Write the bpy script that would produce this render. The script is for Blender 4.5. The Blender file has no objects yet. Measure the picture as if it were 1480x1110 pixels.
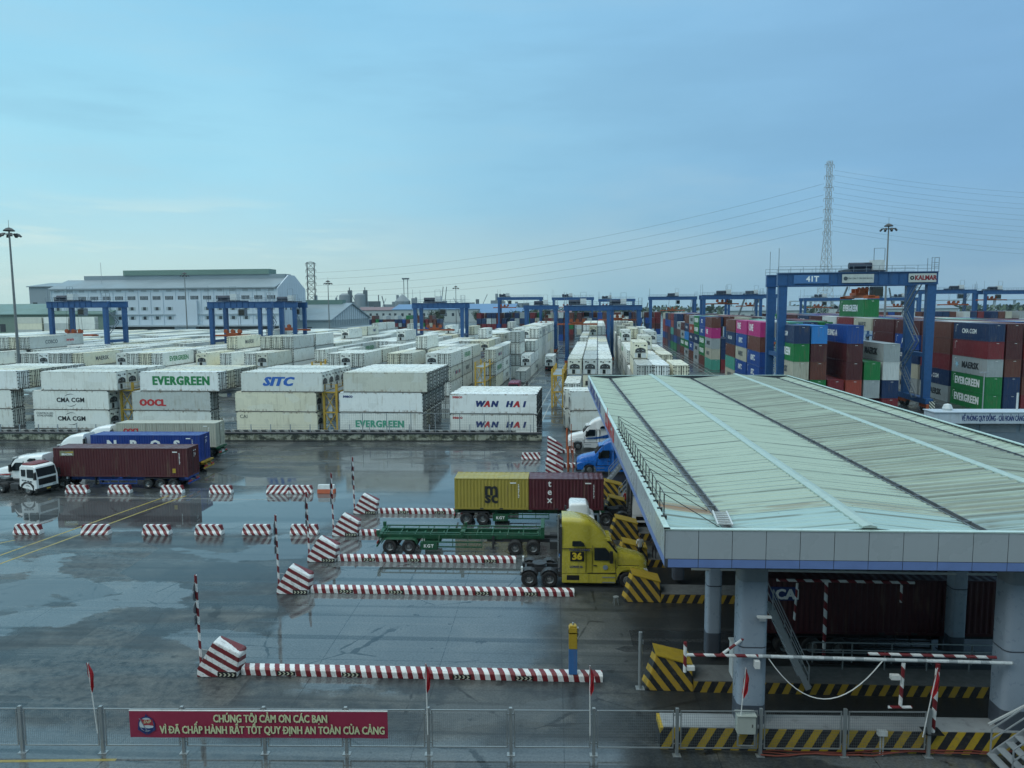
import bpy, bmesh, math, random
from mathutils import Vector, Matrix, noise as mnoise
R=math.radians; PI=math.pi
sc=bpy.context.scene; COL=sc.collection
rnd=random.Random(7)

# ---------------------------------------------------------------- camera, sky, sun, exposure
H=17.85; PITCH=math.atan(112/1080); YAW=math.atan(60/1080*math.cos(PITCH)); ROLL=0.007
cd=bpy.data.cameras.new('camera'); cam=bpy.data.objects.new('camera',cd); COL.objects.link(cam)
cd.sensor_width=36; cd.lens=36*1080/1480; cd.clip_start=.5; cd.clip_end=20000
fw=Vector((-math.sin(YAW)*math.cos(PITCH),math.cos(YAW)*math.cos(PITCH),-math.sin(PITCH)))
rt=Vector((math.cos(YAW),math.sin(YAW),0)); up=rt.cross(fw)
r2=rt*math.cos(ROLL)-up*math.sin(ROLL); u2=up*math.cos(ROLL)+rt*math.sin(ROLL)
cam.matrix_world=Matrix(((r2.x,u2.x,-fw.x,0),(r2.y,u2.y,-fw.y,0),(r2.z,u2.z,-fw.z,H),(0,0,0,1)))
sc.camera=cam
sc.view_settings.view_transform='Standard'; sc.view_settings.look='None'
sc.view_settings.exposure=0.06; sc.view_settings.gamma=1
SUN_EL,SUN_AZ=R(42),R(-125)          # azimuth from +Y towards +X: behind the left shoulder
sd=bpy.data.lights.new('sun','SUN'); sd.energy=.7; sd.angle=R(35); sd.color=(1,.97,.9)
so=bpy.data.objects.new('sun',sd); COL.objects.link(so)
sdir=Vector((math.sin(SUN_AZ)*math.cos(SUN_EL),math.cos(SUN_AZ)*math.cos(SUN_EL),math.sin(SUN_EL)))
so.rotation_euler=sdir.to_track_quat('Z','Y').to_euler()

class NT:                              # tiny node-tree helper
    def __init__(s,t): s.t=t; s.n=t.nodes; s.l=t.links
    def node(s,typ,**kw):
        n=s.n.new(typ)
        for k,v in kw.items(): setattr(n,k,v)
        return n
    def put(s,inp,v):
        if hasattr(v,'is_output'): s.l.new(v,inp)
        elif v is not None:
            if hasattr(inp.default_value,'__len__') and not hasattr(v,'__len__'): v=(v,)*len(inp.default_value)
            if hasattr(v,'__len__') and len(v)==3 and len(inp.default_value)==4: v=tuple(v)+(1,)
            inp.default_value=v
    def math(s,op,a,b=None,c=None,clamp=False):
        n=s.node('ShaderNodeMath',operation=op,use_clamp=clamp)
        for i,v in enumerate((a,b,c)):
            if v is not None: s.put(n.inputs[i],v)
        return n.outputs[0]
    def mix(s,f,a,b,mode='MIX'):
        n=s.node('ShaderNodeMix',data_type='RGBA',blend_type=mode)
        s.put(n.inputs[0],f); s.put(n.inputs[6],a); s.put(n.inputs[7],b); return n.outputs[2]
    def noise(s,vec,scale,detail=4,rough=.55,dim='3D'):
        n=s.node('ShaderNodeTexNoise',noise_dimensions=dim); s.put(n.inputs['Vector'],vec)
        n.inputs['Scale'].default_value=scale; n.inputs['Detail'].default_value=detail; n.inputs['Roughness'].default_value=rough
        return n.outputs['Fac']
    def ramp(s,f,a,b,lo=0.,hi=1.):
        n=s.node('ShaderNodeMapRange',interpolation_type='SMOOTHSTEP'); s.put(n.inputs[0],f)
        for i,v in ((1,a),(2,b),(3,lo),(4,hi)): n.inputs[i].default_value=v
        return n.outputs[0]
    def vmul(s,v,k,add=None):
        n=s.node('ShaderNodeVectorMath',operation='MULTIPLY_ADD'); s.put(n.inputs[0],v); n.inputs[1].default_value=k
        if add is not None: s.put(n.inputs[2],add)
        return n.outputs[0]
    def sep(s,v):
        n=s.node('ShaderNodeSeparateXYZ'); s.put(n.inputs[0],v); return n.outputs

w=bpy.data.worlds.new('World'); sc.world=w; w.use_nodes=True
t=NT(w.node_tree); bg=t.n['Background']
tc=t.node('ShaderNodeTexCoord').outputs['Generated']; X,Y,Z=t.sep(tc)
sky=t.node('ShaderNodeTexSky',sky_type='NISHITA',sun_disc=False,sun_elevation=SUN_EL,sun_rotation=SUN_AZ,dust_density=3)
nish=t.mix(1.,sky.outputs[0],(.09,.09,.09),'MULTIPLY')
az=t.math('DIVIDE',X,t.math('MAXIMUM',Y,.05))                         # left - right
left=t.ramp(az,-.75,.62,1.,0.)
left=t.math('MAXIMUM',left,t.ramp(Y,.25,-.4))
el=t.math('MAXIMUM',Z,0.)
lo=t.mix(left,(.235,.42,.59),(.56,.86,.88))                           # near the horizon
mid=t.mix(left,(.205,.43,.68),(.40,.79,.95))                             # 8 to 15 degrees up
hi=t.mix(left,(.245,.49,.76),(.31,.70,.95))
c1=t.mix(t.ramp(el,.02,.17),lo,mid); c2=t.mix(t.ramp(el,.14,.40),c1,hi)
top=t.mix(t.ramp(el,.45,.8),c2,(1.20,1.46,1.52))                      # bright thin overcast overhead, above the frame
blotch=t.noise(t.vmul(tc,(2.2,2.2,5.)),1.,3,.5)
top=t.mix(1.,top,t.mix(t.ramp(blotch,.3,.7),(.93,.95,.965),(1.05,1.04,1.03)),'MULTIPLY')
# thin bright streaks of cloud low over the left horizon
broad=t.noise(t.vmul(tc,(1.6,1.6,9.),(4,2,1)),1.,5,.6); top=t.mix(t.math('MULTIPLY',t.ramp(broad,.46,.68),t.ramp(el,.5,.3,0.,.22)),top,(.50,.66,.72)); top=t.mix(t.math('MULTIPLY',t.ramp(broad,.50,.32),t.ramp(el,.5,.3,0.,.18)),top,(.16,.34,.52))
st=t.noise(t.vmul(tc,(3.2,3.2,30.)),1.,5,.6)
band=t.math('MULTIPLY',t.ramp(el,.0,.03),t.ramp(el,.085,.15,1,0))
glow=t.math('MULTIPLY',t.ramp(az,.08,-.12),t.ramp(el,.10,.015))
top=t.mix(t.math('MULTIPLY',glow,.5),top,(.66,.82,.74))
top=t.mix(t.math('MULTIPLY',t.math('MULTIPLY',t.ramp(st,.50,.66),band),t.math('MULTIPLY',t.ramp(az,-.12,-.45),.65)),top,(.72,.90,.86))
fin=t.mix(.12,top,nish)
t.l.new(fin,bg.inputs[0]); bg.inputs[1].default_value=1.0

# ---------------------------------------------------------------- materials
MATS={}
def M(name,col=(.5,.5,.5),rough=.5,metal=0.,var=.12,scale=2.,streak=0.,scol=(.16,.12,.08),obj=False,bump=0.,coat=0.,ribs=0.,emit=0.,spots=0.,patch=0.):
    if name in MATS: return MATS[name]
    m=bpy.data.materials.new(name); m.use_nodes=True; t=NT(m.node_tree); b=t.n['Principled BSDF']
    tc=t.node('ShaderNodeTexCoord').outputs['Object']; oi=t.node('ShaderNodeObjectInfo')
    off=t.vmul(oi.outputs['Random'],(57,31,13)) if True else None
    p=t.vmul(tc,(1,1,1),off)
    base=oi.outputs['Color'] if obj else None
    if base is None:
        rgb=t.node('ShaderNodeRGB'); rgb.outputs[0].default_value=tuple(col)+(1,); base=rgb.outputs[0]
    f=t.noise(p,scale,5,.6)
    c=t.mix(1.,base,t.mix(f,(1-2*var,)*3,(1+var,)*3),'MULTIPLY')
    if streak:
        s=t.noise(t.vmul(p,(3.2,3.2,.22)),1.,5,.65)
        s2=t.noise(t.vmul(p,(.6,.6,.5)),1.,3,.5)
        s3=t.noise(p,7.,4,.7)
        k=t.math('MULTIPLY',t.math('MULTIPLY',t.ramp(s,.50,.72),t.ramp(s2,.40,.62)),streak)
        k=t.math('MAXIMUM',k,t.math('MULTIPLY',t.ramp(s3,.66,.74),streak*.8))
        c=t.mix(k,c,scol)
    if patch:                                                  # repair patches in another white, and rust along the lower edge
        vo=t.node('ShaderNodeTexVoronoi',distance='CHEBYCHEV'); t.put(vo.inputs['Vector'],t.vmul(p,(.55,.2,.75))); vo.inputs['Scale'].default_value=1.
        pr=t.sep(vo.outputs['Color'])[0]; c=t.mix(t.math('MULTIPLY',t.math('GREATER_THAN',pr,.80),patch*.5),c,(.70,.76,.78)); c=t.mix(t.math('MULTIPLY',t.math('LESS_THAN',pr,.10),patch*.4),c,(.36,.36,.30))
        zz=t.sep(tc)[2]; ru=t.noise(t.vmul(p,(2.2,2.,1.2)),1.,5,.7)
        c=t.mix(t.math('MULTIPLY',t.math('MULTIPLY',t.math('MAXIMUM',t.ramp(zz,.55,.2),t.ramp(zz,2.62,2.8)),t.ramp(ru,.5,.66)),.75),c,(.20,.11,.05))
    if spots:
        c=t.mix(t.math('MULTIPLY',t.ramp(t.noise(p,1.3,6,.7),.56,.66),spots),c,scol)
    t.put(b.inputs['Base Color'],c)
    t.put(b.inputs['Roughness'],t.ramp(t.noise(p,scale*1.7,3),.3,.7,max(.02,rough-.1),min(1,rough+.1)))
    b.inputs['Metallic'].default_value=metal; b.inputs['Coat Weight'].default_value=coat; b.inputs['Coat Roughness'].default_value=.08
    if emit: t.put(b.inputs['Emission Color'],col); b.inputs['Emission Strength'].default_value=emit
    if bump:
        bn=t.node('ShaderNodeBump'); bn.inputs['Strength'].default_value=bump; bn.inputs['Distance'].default_value=.03
        t.put(bn.inputs['Height'],t.noise(p,scale*6,4)); t.l.new(bn.outputs[0],b.inputs['Normal'])
    MATS[name]=m; return m
def stripes(name,a,b_,period,duty,vec,rough=.5,dirt=.3):
    """painted stripes on an object: vec=(x,y,z) weights of object coordinates"""
    if name in MATS: return MATS[name]
    m=bpy.data.materials.new(name); m.use_nodes=True; t=NT(m.node_tree); b=t.n['Principled BSDF']
    tc=t.node('ShaderNodeTexCoord').outputs['Object']; oi=t.node('ShaderNodeObjectInfo'); X,Y,Z=t.sep(tc)
    s=t.math('ADD',t.math('ADD',t.math('MULTIPLY',X,vec[0]),t.math('MULTIPLY',Y,vec[1])),t.math('MULTIPLY',Z,vec[2]))
    wob=t.math('MULTIPLY',t.math('SUBTRACT',t.noise(tc,6.,2),.5),.05)
    f=t.math('FRACT',t.math('DIVIDE',t.math('ADD',s,t.math('ADD',wob,100*period)),period))
    k=t.math('LESS_THAN',f,duty)
    c=t.mix(k,b_,a)
    p=t.vmul(tc,(1,1,1),t.vmul(oi.outputs['Random'],(31,17,9)))
    c=t.mix(t.math('MULTIPLY',t.ramp(t.noise(p,3.5,6,.7),.46,.72),dirt),c,(.11,.105,.10))
    c=t.mix(t.math('MULTIPLY',t.ramp(t.noise(p,14.,4,.7),.60,.68),dirt),c,(.09,.085,.08))
    t.put(b.inputs['Base Color'],c); b.inputs['Roughness'].default_value=rough
    MATS[name]=m; return m

WH=M('white_paint',(.74,.75,.73),.35,var=.06,streak=.25)
TRUCKWHITE=M('truck_white',(.78,.79,.78),.22,var=.03,coat=.5)
GREY=M('grey_paint',(.30,.33,.35),.5)
LGREY=M('light_grey_paint',(.55,.58,.58),.45,streak=.25)
STEEL=M('galvanised_steel',(.33,.36,.37),.42,metal=.5)
DARK=M('dark_steel',(.035,.037,.04),.5)
BLACK=M('black_plastic',(.012,.013,.014),.45)
TYRE=M('tyre_rubber',(.018,.018,.019),.7,var=.25)
RIM=M('wheel_rim',(.30,.31,.31),.35,metal=.7,streak=.3)
GLASS=M('dark_glass',(.012,.018,.022),.05,var=.02)
RED=M('red_paint',(.34,.025,.03),.45)
DRED=M('flag_red',(.42,.015,.025),.7)
ORANGE=M('orange_paint',(.45,.10,.03),.55,streak=.6,var=.25)
YEL=M('yellow_paint',(.46,.31,.03),.45,streak=.4)
RACKY=M('rack_yellow',(.50,.31,.04),.6,streak=.5)
CRBLUE=M('crane_blue',(.018,.082,.225),.42,var=.18,streak=.35,scol=(.05,.06,.08))
CRSTEEL=M('crane_steel',(.17,.21,.25),.5)
CONC=M('concrete',(.15,.155,.15),.55,var=.25,spots=.6,scol=(.10,.10,.095),bump=.2)
CONT=M('container_paint',obj=True,rough=.42,var=.10,scale=.8,streak=.55)
REEF=M('reefer_paint',obj=True,rough=.34,var=.05,scale=.7,streak=.5,scol=(.30,.24,.15),patch=.35)
CFRAME=M('container_frame',obj=True,rough=.5,var=.25,scale=3.,streak=1.,scol=(.09,.06,.04))
RAIL=M('grimy_rail',(.20,.19,.165),.55,var=.3,scale=2.,streak=.8,scol=(.07,.05,.035))
RW=stripes('red_white_stripes',(.72,.73,.72),(.17,.012,.018),.55,.5,(1,0,.75))
RWBAR=stripes('red_white_bar',(.72,.73,.72),(.17,.012,.018),.50,.5,(1,.35,.2),dirt=.35)
RWDRUM=stripes('red_white_drum',(.72,.73,.72),(.15,.011,.016),.50,.5,(.55,.25,1),dirt=.5)
RWPOLE=stripes('red_white_pole',(.72,.73,.72),(.17,.012,.018),.82,.5,(1,0,1))
YB=stripes('yellow_black_stripes',(.42,.27,.03),(.018,.02,.023),.62,.5,(1,.3,.75),dirt=.45)
YBK=stripes('yellow_black_kerb',(.36,.24,.03),(.018,.02,.024),.62,.48,(1,0,-.45),dirt=.35)

# ---------------------------------------------------------------- mesh helpers
class MB:
    def __init__(s): s.v=[]; s.f=[]; s.m=[]; s.sm=[]
    def face(s,pts,m=0,smooth=False):
        i=len(s.v); s.v+= [tuple(p) for p in pts]; s.f.append(tuple(range(i,i+len(pts)))); s.m.append(m); s.sm.append(smooth)
    def mesh(s,vs,fs,m=0,smooth=False):
        i=len(s.v); s.v+=[tuple(p) for p in vs]
        for f in fs: s.f.append(tuple(i+k for k in f)); s.m.append(m); s.sm.append(smooth)
    def box(s,x0,x1,y0,y1,z0,z1,m=0):
        if x0>x1:x0,x1=x1,x0
        if y0>y1:y0,y1=y1,y0
        if z0>z1:z0,z1=z1,z0
        s.mesh([(x0,y0,z0),(x1,y0,z0),(x1,y1,z0),(x0,y1,z0),(x0,y0,z1),(x1,y0,z1),(x1,y1,z1),(x0,y1,z1)],
               [(3,2,1,0),(4,5,6,7),(0,1,5,4),(1,2,6,5),(2,3,7,6),(3,0,4,7)],m)
    def cbox(s,c,d,m=0): s.box(c[0]-d[0]/2,c[0]+d[0]/2,c[1]-d[1]/2,c[1]+d[1]/2,c[2]-d[2]/2,c[2]+d[2]/2,m)
    def bar(s,p,q,w,h=None,m=0):                           # square bar from p to q
        h=h or w; p=Vector(p);q=Vector(q);d=(q-p).normalized()
        a=Vector((0,0,1)) if abs(d.z)<.95 else Vector((0,1,0))
        x=d.cross(a).normalized()*w/2; y=x.cross(d).normalized()*h/2
        r=[p-x-y,p+x-y,p+x+y,p-x+y,q-x-y,q+x-y,q+x+y,q-x+y]
        s.mesh(r,[(3,2,1,0),(4,5,6,7),(0,1,5,4),(1,2,6,5),(2,3,7,6),(3,0,4,7)],m)
    def tube(s,pts,r,n=8,m=0,r2=None,caps=True):
        pts=[Vector(p) for p in pts]; rings=[]
        for i,p in enumerate(pts):
            d=(pts[min(i+1,len(pts)-1)]-pts[max(i-1,0)]).normalized()
            a=Vector((0,0,1)) if abs(d.z)<.9 else Vector((1,0,0))
            x=d.cross(a).normalized(); y=d.cross(x)
            rr=r if r2 is None else r+(r2-r)*i/(len(pts)-1)
            rings.append([p+x*rr*math.cos(2*PI*k/n)+y*rr*math.sin(2*PI*k/n) for k in range(n)])
        vs=[v for g in rings for v in g]; fs=[]
        for i in range(len(pts)-1):
            for k in range(n): fs.append((i*n+k,i*n+(k+1)%n,(i+1)*n+(k+1)%n,(i+1)*n+k))
        s.mesh(vs,fs,m,True)
        if caps:
            s.face(rings[0][::-1],m); s.face(rings[-1],m)
    def lathe(s,prof,c=(0,0,0),axis='Z',n=20,m=0,smooth=True):   # prof: (radius, along)
        vs=[];fs=[]
        for r,a in prof:
            for k in range(n):
                x,y=r*math.cos(2*PI*k/n),r*math.sin(2*PI*k/n)
                vs.append((c[0]+x,c[1]+y,c[2]+a) if axis=='Z' else (c[0]+x,c[1]+a,c[2]+y) if axis=='Y' else (c[0]+a,c[1]+x,c[2]+y))
        for i in range(len(prof)-1):
            for k in range(n): fs.append((i*n+k,i*n+(k+1)%n,(i+1)*n+(k+1)%n,(i+1)*n+k))
        s.mesh(vs,fs,m,smooth)
    def prism(s,poly,a0,a1,axis='Y',m=0):                  # poly in the other two coordinates, extruded along axis
        def P(u,v,a): return (u,a,v) if axis=='Y' else (a,u,v) if axis=='X' else (u,v,a)
        n=len(poly); A=[P(u,v,a0) for u,v in poly]; B=[P(u,v,a1) for u,v in poly]
        s.face(A,m); s.face(B[::-1],m)
        s.mesh(A+B,[(k,k+n,(k+1)%n+n,(k+1)%n) for k in range(n)],m)
    def loft(s,rings,m=0,smooth=True,caps=True,closed=True):
        n=len(rings[0]); vs=[p for r in rings for p in r]; fs=[]
        for i in range(len(rings)-1):
            for k in range(n if closed else n-1): fs.append((i*n+k,i*n+(k+1)%n,(i+1)*n+(k+1)%n,(i+1)*n+k))
        s.mesh(vs,fs,m,smooth)
        if caps: s.face(rings[0][::-1],m); s.face(rings[-1],m)
    def data(s,name,mats,bevel=0.,auto=True):
        me=bpy.data.meshes.new(name); me.from_pydata(s.v,[],s.f)
        for mm in (mats if isinstance(mats,(list,tuple)) else [mats]): me.materials.append(mm)
        me.polygons.foreach_set('material_index',s.m); me.polygons.foreach_set('use_smooth',s.sm); me.update()
        bm=bmesh.new(); bm.from_mesh(me)
        bmesh.ops.remove_doubles(bm,verts=bm.verts,dist=1e-5)
        bmesh.ops.recalc_face_normals(bm,faces=bm.faces)
        if bevel:
            bmesh.ops.bevel(bm,geom=[e for e in bm.edges if len(e.link_faces)==2 and e.calc_face_angle(0)>R(40)],offset=bevel,segments=2,affect='EDGES',clamp_overlap=True)
        bm.to_mesh(me); bm.free()
        if any(s.sm):
            try: me.set_sharp_from_angle(angle=R(38))
            except Exception: pass
        return me
    def build(s,name,mats,parent=None,loc=(0,0,0),rz=0.,bevel=0.): return link(name,s.data(name,mats,bevel),parent,loc,rz)
def link(name,me,parent=None,loc=(0,0,0),rz=0.):
    o=bpy.data.objects.new(name,me); COL.objects.link(o); o.location=loc; o.rotation_euler=(0,0,rz)
    if parent: o.parent=parent
    return o
def tag(o,label=None,cat=None,group=None,kind=None):
    if label: o['label']=label
    if cat: o['category']=cat
    if group: o['group']=group
    if kind: o['kind']=kind
    return o
def empty(name,loc=(0,0,0),rz=0.,label=None,cat=None,group=None):
    o=bpy.data.objects.new(name,None); COL.objects.link(o); o.location=loc; o.rotation_euler=(0,0,rz); o.empty_display_size=.3
    return tag(o,label,cat,group)
def copy_tree(o,parent=None,loc=None,rz=None,label=None,color=None):
    c=o.copy(); COL.objects.link(c); c.parent=parent
    if loc is not None: c.location=loc
    if rz is not None: c.rotation_euler=(0,0,rz)
    if label: c['label']=label
    if color: c.color=color
    for ch in list(o.children): copy_tree(ch,c,color=color)
    return c
_T={}
def raw_text(s,size,bold=0.,shear=0.,ext=.004,space=1.,align='LEFT'):
    cu=bpy.data.curves.new('lettering','FONT'); cu.body=s; cu.size=size; cu.offset=bold*size; cu.shear=shear; cu.extrude=ext
    cu.align_x=align; cu.align_y='CENTER'; cu.resolution_u=2; cu.space_character=space; cu.space_line=.9
    o=bpy.data.objects.new('tmp',cu); COL.objects.link(o); dg=bpy.context.evaluated_depsgraph_get(); dg.update()
    me=bpy.data.meshes.new_from_object(o.evaluated_get(dg)); bpy.data.objects.remove(o); bpy.data.curves.remove(cu); return me
def text_data(s,size,mat,bold=.02,shear=0.,ext=.004,squash=1.,space=1.):
    key=(s,size,mat.name,bold,shear,ext,squash,space)
    if key in _T: return _T[key]
    if any(ord(q)>127 for q in s):
        # accented capitals: built from plain letters with their own bars, hooks and dots, weighted by close copies
        plain=s.replace('Đ','D').replace('Ơ','O').replace('Ị','I').replace('Ạ','A')
        me0=raw_text(plain,size,0,shear,ext,space); V=[tuple(v.co) for v in me0.vertices]; F=[tuple(p.vertices) for p in me0.polygons]
        hi=max(v.co.y for v in raw_text('H',size,0,0,ext).vertices); lo=min(v.co.y for v in raw_text('H',size,0,0,ext).vertices)
        def box(x0,x1,y0,y1):
            i=len(V); z=ext+.001
            for q in ((x0,y0),(x1,y0),(x1,y1),(x0,y1)): V.append((q[0],q[1],z))
            F.append((i,i+1,i+2,i+3))
        for i,ch in enumerate(s):
            if ch not in 'ĐƠỊẠ': continue
            base=plain[i]; r=max(v.co.x for v in raw_text(plain[:i+1],size,0,shear,ext,space).vertices); g=[v.co.x for v in raw_text(base,size,0,shear,ext,space).vertices]; wd=max(g)-min(g); l=r-wd; cx=(l+r)/2; e=size*.035
            if ch=='Đ': box(l-size*.10,l+wd*.45,(hi+lo)/2-e,(hi+lo)/2+e)
            elif ch=='Ơ': box(r-size*.08,r+size*.07,hi-size*.10,hi-size*.02); box(r+size*.01,r+size*.07,hi-size*.02,hi+size*.07)
            else: box(cx-e*1.2,cx+e*1.2,lo-size*.17,lo-size*.08)
        cx=(min(v[0] for v in V)+max(v[0] for v in V))/2; b=MB()
        for k in range(3):
            for dy in (0,1): b.mesh([(v[0]-cx+(k-1)*bold*size*1.1,v[1]+(dy-.5)*bold*size*.7,v[2]+.0011*(k*2+dy)) for v in V],F)
        me=b.data('lettering',mat)
    else:
        me=raw_text(s,size,min(bold,.03),shear,ext,space,'CENTER'); me.materials.clear(); me.materials.append(mat)
        if bold>.036:                                          # heavy faces: close copies side by side
            V=[tuple(v.co) for v in me.vertices]; F=[tuple(p.vertices) for p in me.polygons]; b=MB()
            for k in range(3): b.mesh([(v[0]+(k-1)*(bold-.03)*size*1.3,v[1],v[2]+.0011*k) for v in V],F)
            me=b.data('lettering',mat)
    if squash!=1.: me.transform(Matrix.Diagonal((squash,1,1,1)))
    _T[key]=me; return me
def text_on(parent,s,loc,size,mat,face='-Y',name='lettering',**kw):
    """flat lettering standing on a vertical face that looks towards `face`"""
    me=text_data(s,size,mat,**kw); o=link(name,me,parent)
    rz={'-Y':0,'+Y':PI,'+X':PI/2,'-X':-PI/2}[face]
    o.rotation_euler=(PI/2,0,rz); o.location=loc; return o
LW=M('lettering_white',(.80,.82,.80),.5,var=.05); LB=M('lettering_black',(.02,.022,.025),.5); LN=M('lettering_navy',(.02,.04,.16),.5)
LG=M('lettering_green',(.02,.22,.07),.5); LR=M('lettering_red',(.5,.03,.035),.5); LBL=M('lettering_blue',(.03,.14,.50),.5)
LY=M('lettering_cream',(.62,.66,.40),.6); LT=M('lettering_teal',(.06,.35,.22),.5); LGR=M('lettering_grey',(.06,.075,.09),.5)

TH=R(3.35)
def yw(u,v,z=0.): return (u*math.cos(TH)+v*math.sin(TH),-u*math.sin(TH)+v*math.cos(TH),z)

# ---------------------------------------------------------------- ground
def ground_mat():
    m=bpy.data.materials.new('wet_asphalt'); m.use_nodes=True; t=NT(m.node_tree); b=t.n['Principled BSDF']
    tc=t.node('ShaderNodeTexCoord').outputs['Object']; X,Y,Z=t.sep(tc)
    jit=t.math('MULTIPLY',t.math('SUBTRACT',t.noise(tc,.25,4),.5),5.)
    def softbox(x0,x1,y0,y1,s=1.2):
        a=t.math('MINIMUM',t.math('SUBTRACT',X,x0),t.math('SUBTRACT',x1,X)); c=t.math('MINIMUM',t.math('SUBTRACT',Y,y0),t.math('SUBTRACT',y1,Y))
        return t.ramp(t.math('ADD',t.math('MINIMUM',a,c),jit),-s,s)
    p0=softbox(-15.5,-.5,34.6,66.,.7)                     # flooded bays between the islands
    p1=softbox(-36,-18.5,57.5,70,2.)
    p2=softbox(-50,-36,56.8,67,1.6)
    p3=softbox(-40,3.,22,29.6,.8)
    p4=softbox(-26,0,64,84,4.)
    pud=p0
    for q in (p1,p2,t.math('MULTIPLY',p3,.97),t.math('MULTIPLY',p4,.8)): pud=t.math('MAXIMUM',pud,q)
    warp=t.vmul(tc,(.05,.20,.1)); n1=t.noise(t.vmul(tc,(.075,.15,.1)),1.,6,.5)
    n2=t.noise(t.vmul(tc,(.10,.5,.1)),1.,6,.6); fine=t.noise(tc,2.2,6,.65); vfine=t.noise(tc,30.,3)
    blot=t.noise(tc,.35,5,.6)
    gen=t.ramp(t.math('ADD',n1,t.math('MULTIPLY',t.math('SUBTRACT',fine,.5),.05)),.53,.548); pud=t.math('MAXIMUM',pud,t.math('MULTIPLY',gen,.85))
    # drier, rougher ground under the canopy and on the apron before it
    dry=t.math('MAXIMUM',softbox(-1.,60,30,110,2.),softbox(-20,4,29.,33.4,.8))
    pud=t.math('MULTIPLY',pud,t.math('SUBTRACT',1.,t.math('MULTIPLY',dry,.85)))
    film=t.ramp(n2,.36,.64)
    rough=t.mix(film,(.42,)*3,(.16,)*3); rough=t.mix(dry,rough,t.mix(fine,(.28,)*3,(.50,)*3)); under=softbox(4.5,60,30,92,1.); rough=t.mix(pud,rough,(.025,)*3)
    col=t.mix(t.ramp(fine,.3,.7),(.026,.030,.033),(.054,.059,.060)); col=t.mix(t.math('MULTIPLY',film,.5),col,(.034,.041,.045))
    slab=t.noise(t.vmul(tc,(.16,.10,.1),(3,7,0)),1.,2,.4)
    col=t.mix(t.math('MULTIPLY',t.ramp(blot,.50,.66),.65),col,(.115,.115,.105)); col=t.mix(t.math('MULTIPLY',t.ramp(slab,.52,.58),.35),col,(.125,.125,.115)); col=t.mix(t.math('MULTIPLY',t.ramp(slab,.46,.40),.45),col,(.034,.038,.041))
    col=t.mix(t.math('MULTIPLY',pud,.75),col,t.mix(blot,(.095,.11,.118),(.15,.162,.165)))  # pale silt under the water, lightened further in place of sky reflection
    col=t.mix(t.math('MULTIPLY',under,.7),col,(.018,.019,.019))  # floor colour darkened under the canopy to deepen the shade there
    # concrete slab joints
    def joint(c,per,wd,ph=0.): 
        f=t.math('FRACT',t.math('DIVIDE',t.math('ADD',c,1000+ph),per)); return t.math('LESS_THAN',f,wd/per)
    jn=t.math('MAXIMUM',joint(X,6.1,.05),joint(Y,9.7,.06,2.)); jn=t.math('MULTIPLY',jn,t.ramp(fine,.35,.5))
    col=t.mix(t.math('MULTIPLY',jn,.6),col,(.012,.013,.014))
    # tyre tracks: long dark and light streaks running across the yard
    tr=t.noise(t.vmul(tc,(.012,.9,.1)),1.,3,.5); col=t.mix(t.math('MULTIPLY',t.ramp(tr,.54,.62),.6),col,(.022,.025,.027))
    tr2=t.noise(t.vmul(tc,(.02,1.4,.1),(5,9,0)),1.,3,.5); col=t.mix(t.math('MULTIPLY',t.ramp(tr2,.58,.68),.22),col,(.17,.17,.165))
    # cracks, oil spots and patched rectangles
    vo=t.node('ShaderNodeTexVoronoi',feature='DISTANCE_TO_EDGE'); t.put(vo.inputs['Vector'],t.vmul(tc,(.16,.16,.1),t.vmul(t.node('ShaderNodeCombineXYZ').outputs[0],(1,1,1)))); vo.inputs['Scale'].default_value=1.
    wob=t.math('MULTIPLY',t.math('SUBTRACT',t.noise(tc,1.3,4),.5),.05); ck=t.math('MULTIPLY',t.ramp(t.math('ADD',vo.outputs['Distance'],wob),.012,.003),t.ramp(blot,.48,.56))
    col=t.mix(t.math('MULTIPLY',ck,.75),col,(.010,.011,.012))
    vr=t.node('ShaderNodeTexVoronoi',distance='CHEBYCHEV'); t.put(vr.inputs['Vector'],t.vmul(tc,(.085,.13,.1),None)); vr.inputs['Scale'].default_value=1.; pr=t.sep(vr.outputs['Color'])
    col=t.mix(t.math('MULTIPLY',t.math('GREATER_THAN',pr[0],.78),.45),col,(.022,.025,.028)); col=t.mix(t.math('MULTIPLY',t.math('LESS_THAN',pr[0],.16),t.math('MULTIPLY',t.ramp(fine,.35,.6),.4)),col,(.12,.12,.112))
    rough=t.mix(t.math('MULTIPLY',t.math('GREATER_THAN',pr[0],.78),t.math('SUBTRACT',.6,t.math('MULTIPLY',pud,.6))),rough,(.12,)*3)
    oil=t.noise(tc,.9,3,.5); col=t.mix(t.math('MULTIPLY',t.ramp(oil,.66,.72),.7),col,(.010,.011,.012))
    spk=t.noise(tc,9.,4,.75); col=t.mix(1.,col,t.mix(t.ramp(spk,.3,.7),(.72,.72,.72),(1.28,1.28,1.28)),'MULTIPLY')
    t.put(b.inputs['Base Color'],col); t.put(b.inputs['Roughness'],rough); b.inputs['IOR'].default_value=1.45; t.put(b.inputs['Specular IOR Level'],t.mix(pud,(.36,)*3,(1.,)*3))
    bn=t.node('ShaderNodeBump'); bn.inputs['Distance'].default_value=.012
    t.put(bn.inputs['Strength'],t.mix(pud,(.35,)*3,(.012,)*3)); t.put(bn.inputs['Height'],t.mix(.5,fine,vfine)); t.l.new(bn.outputs[0],b.inputs['Normal'])
    return m
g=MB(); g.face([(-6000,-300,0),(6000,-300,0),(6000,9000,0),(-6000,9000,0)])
tag(g.build('ground',ground_mat()),kind='structure')
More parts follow.
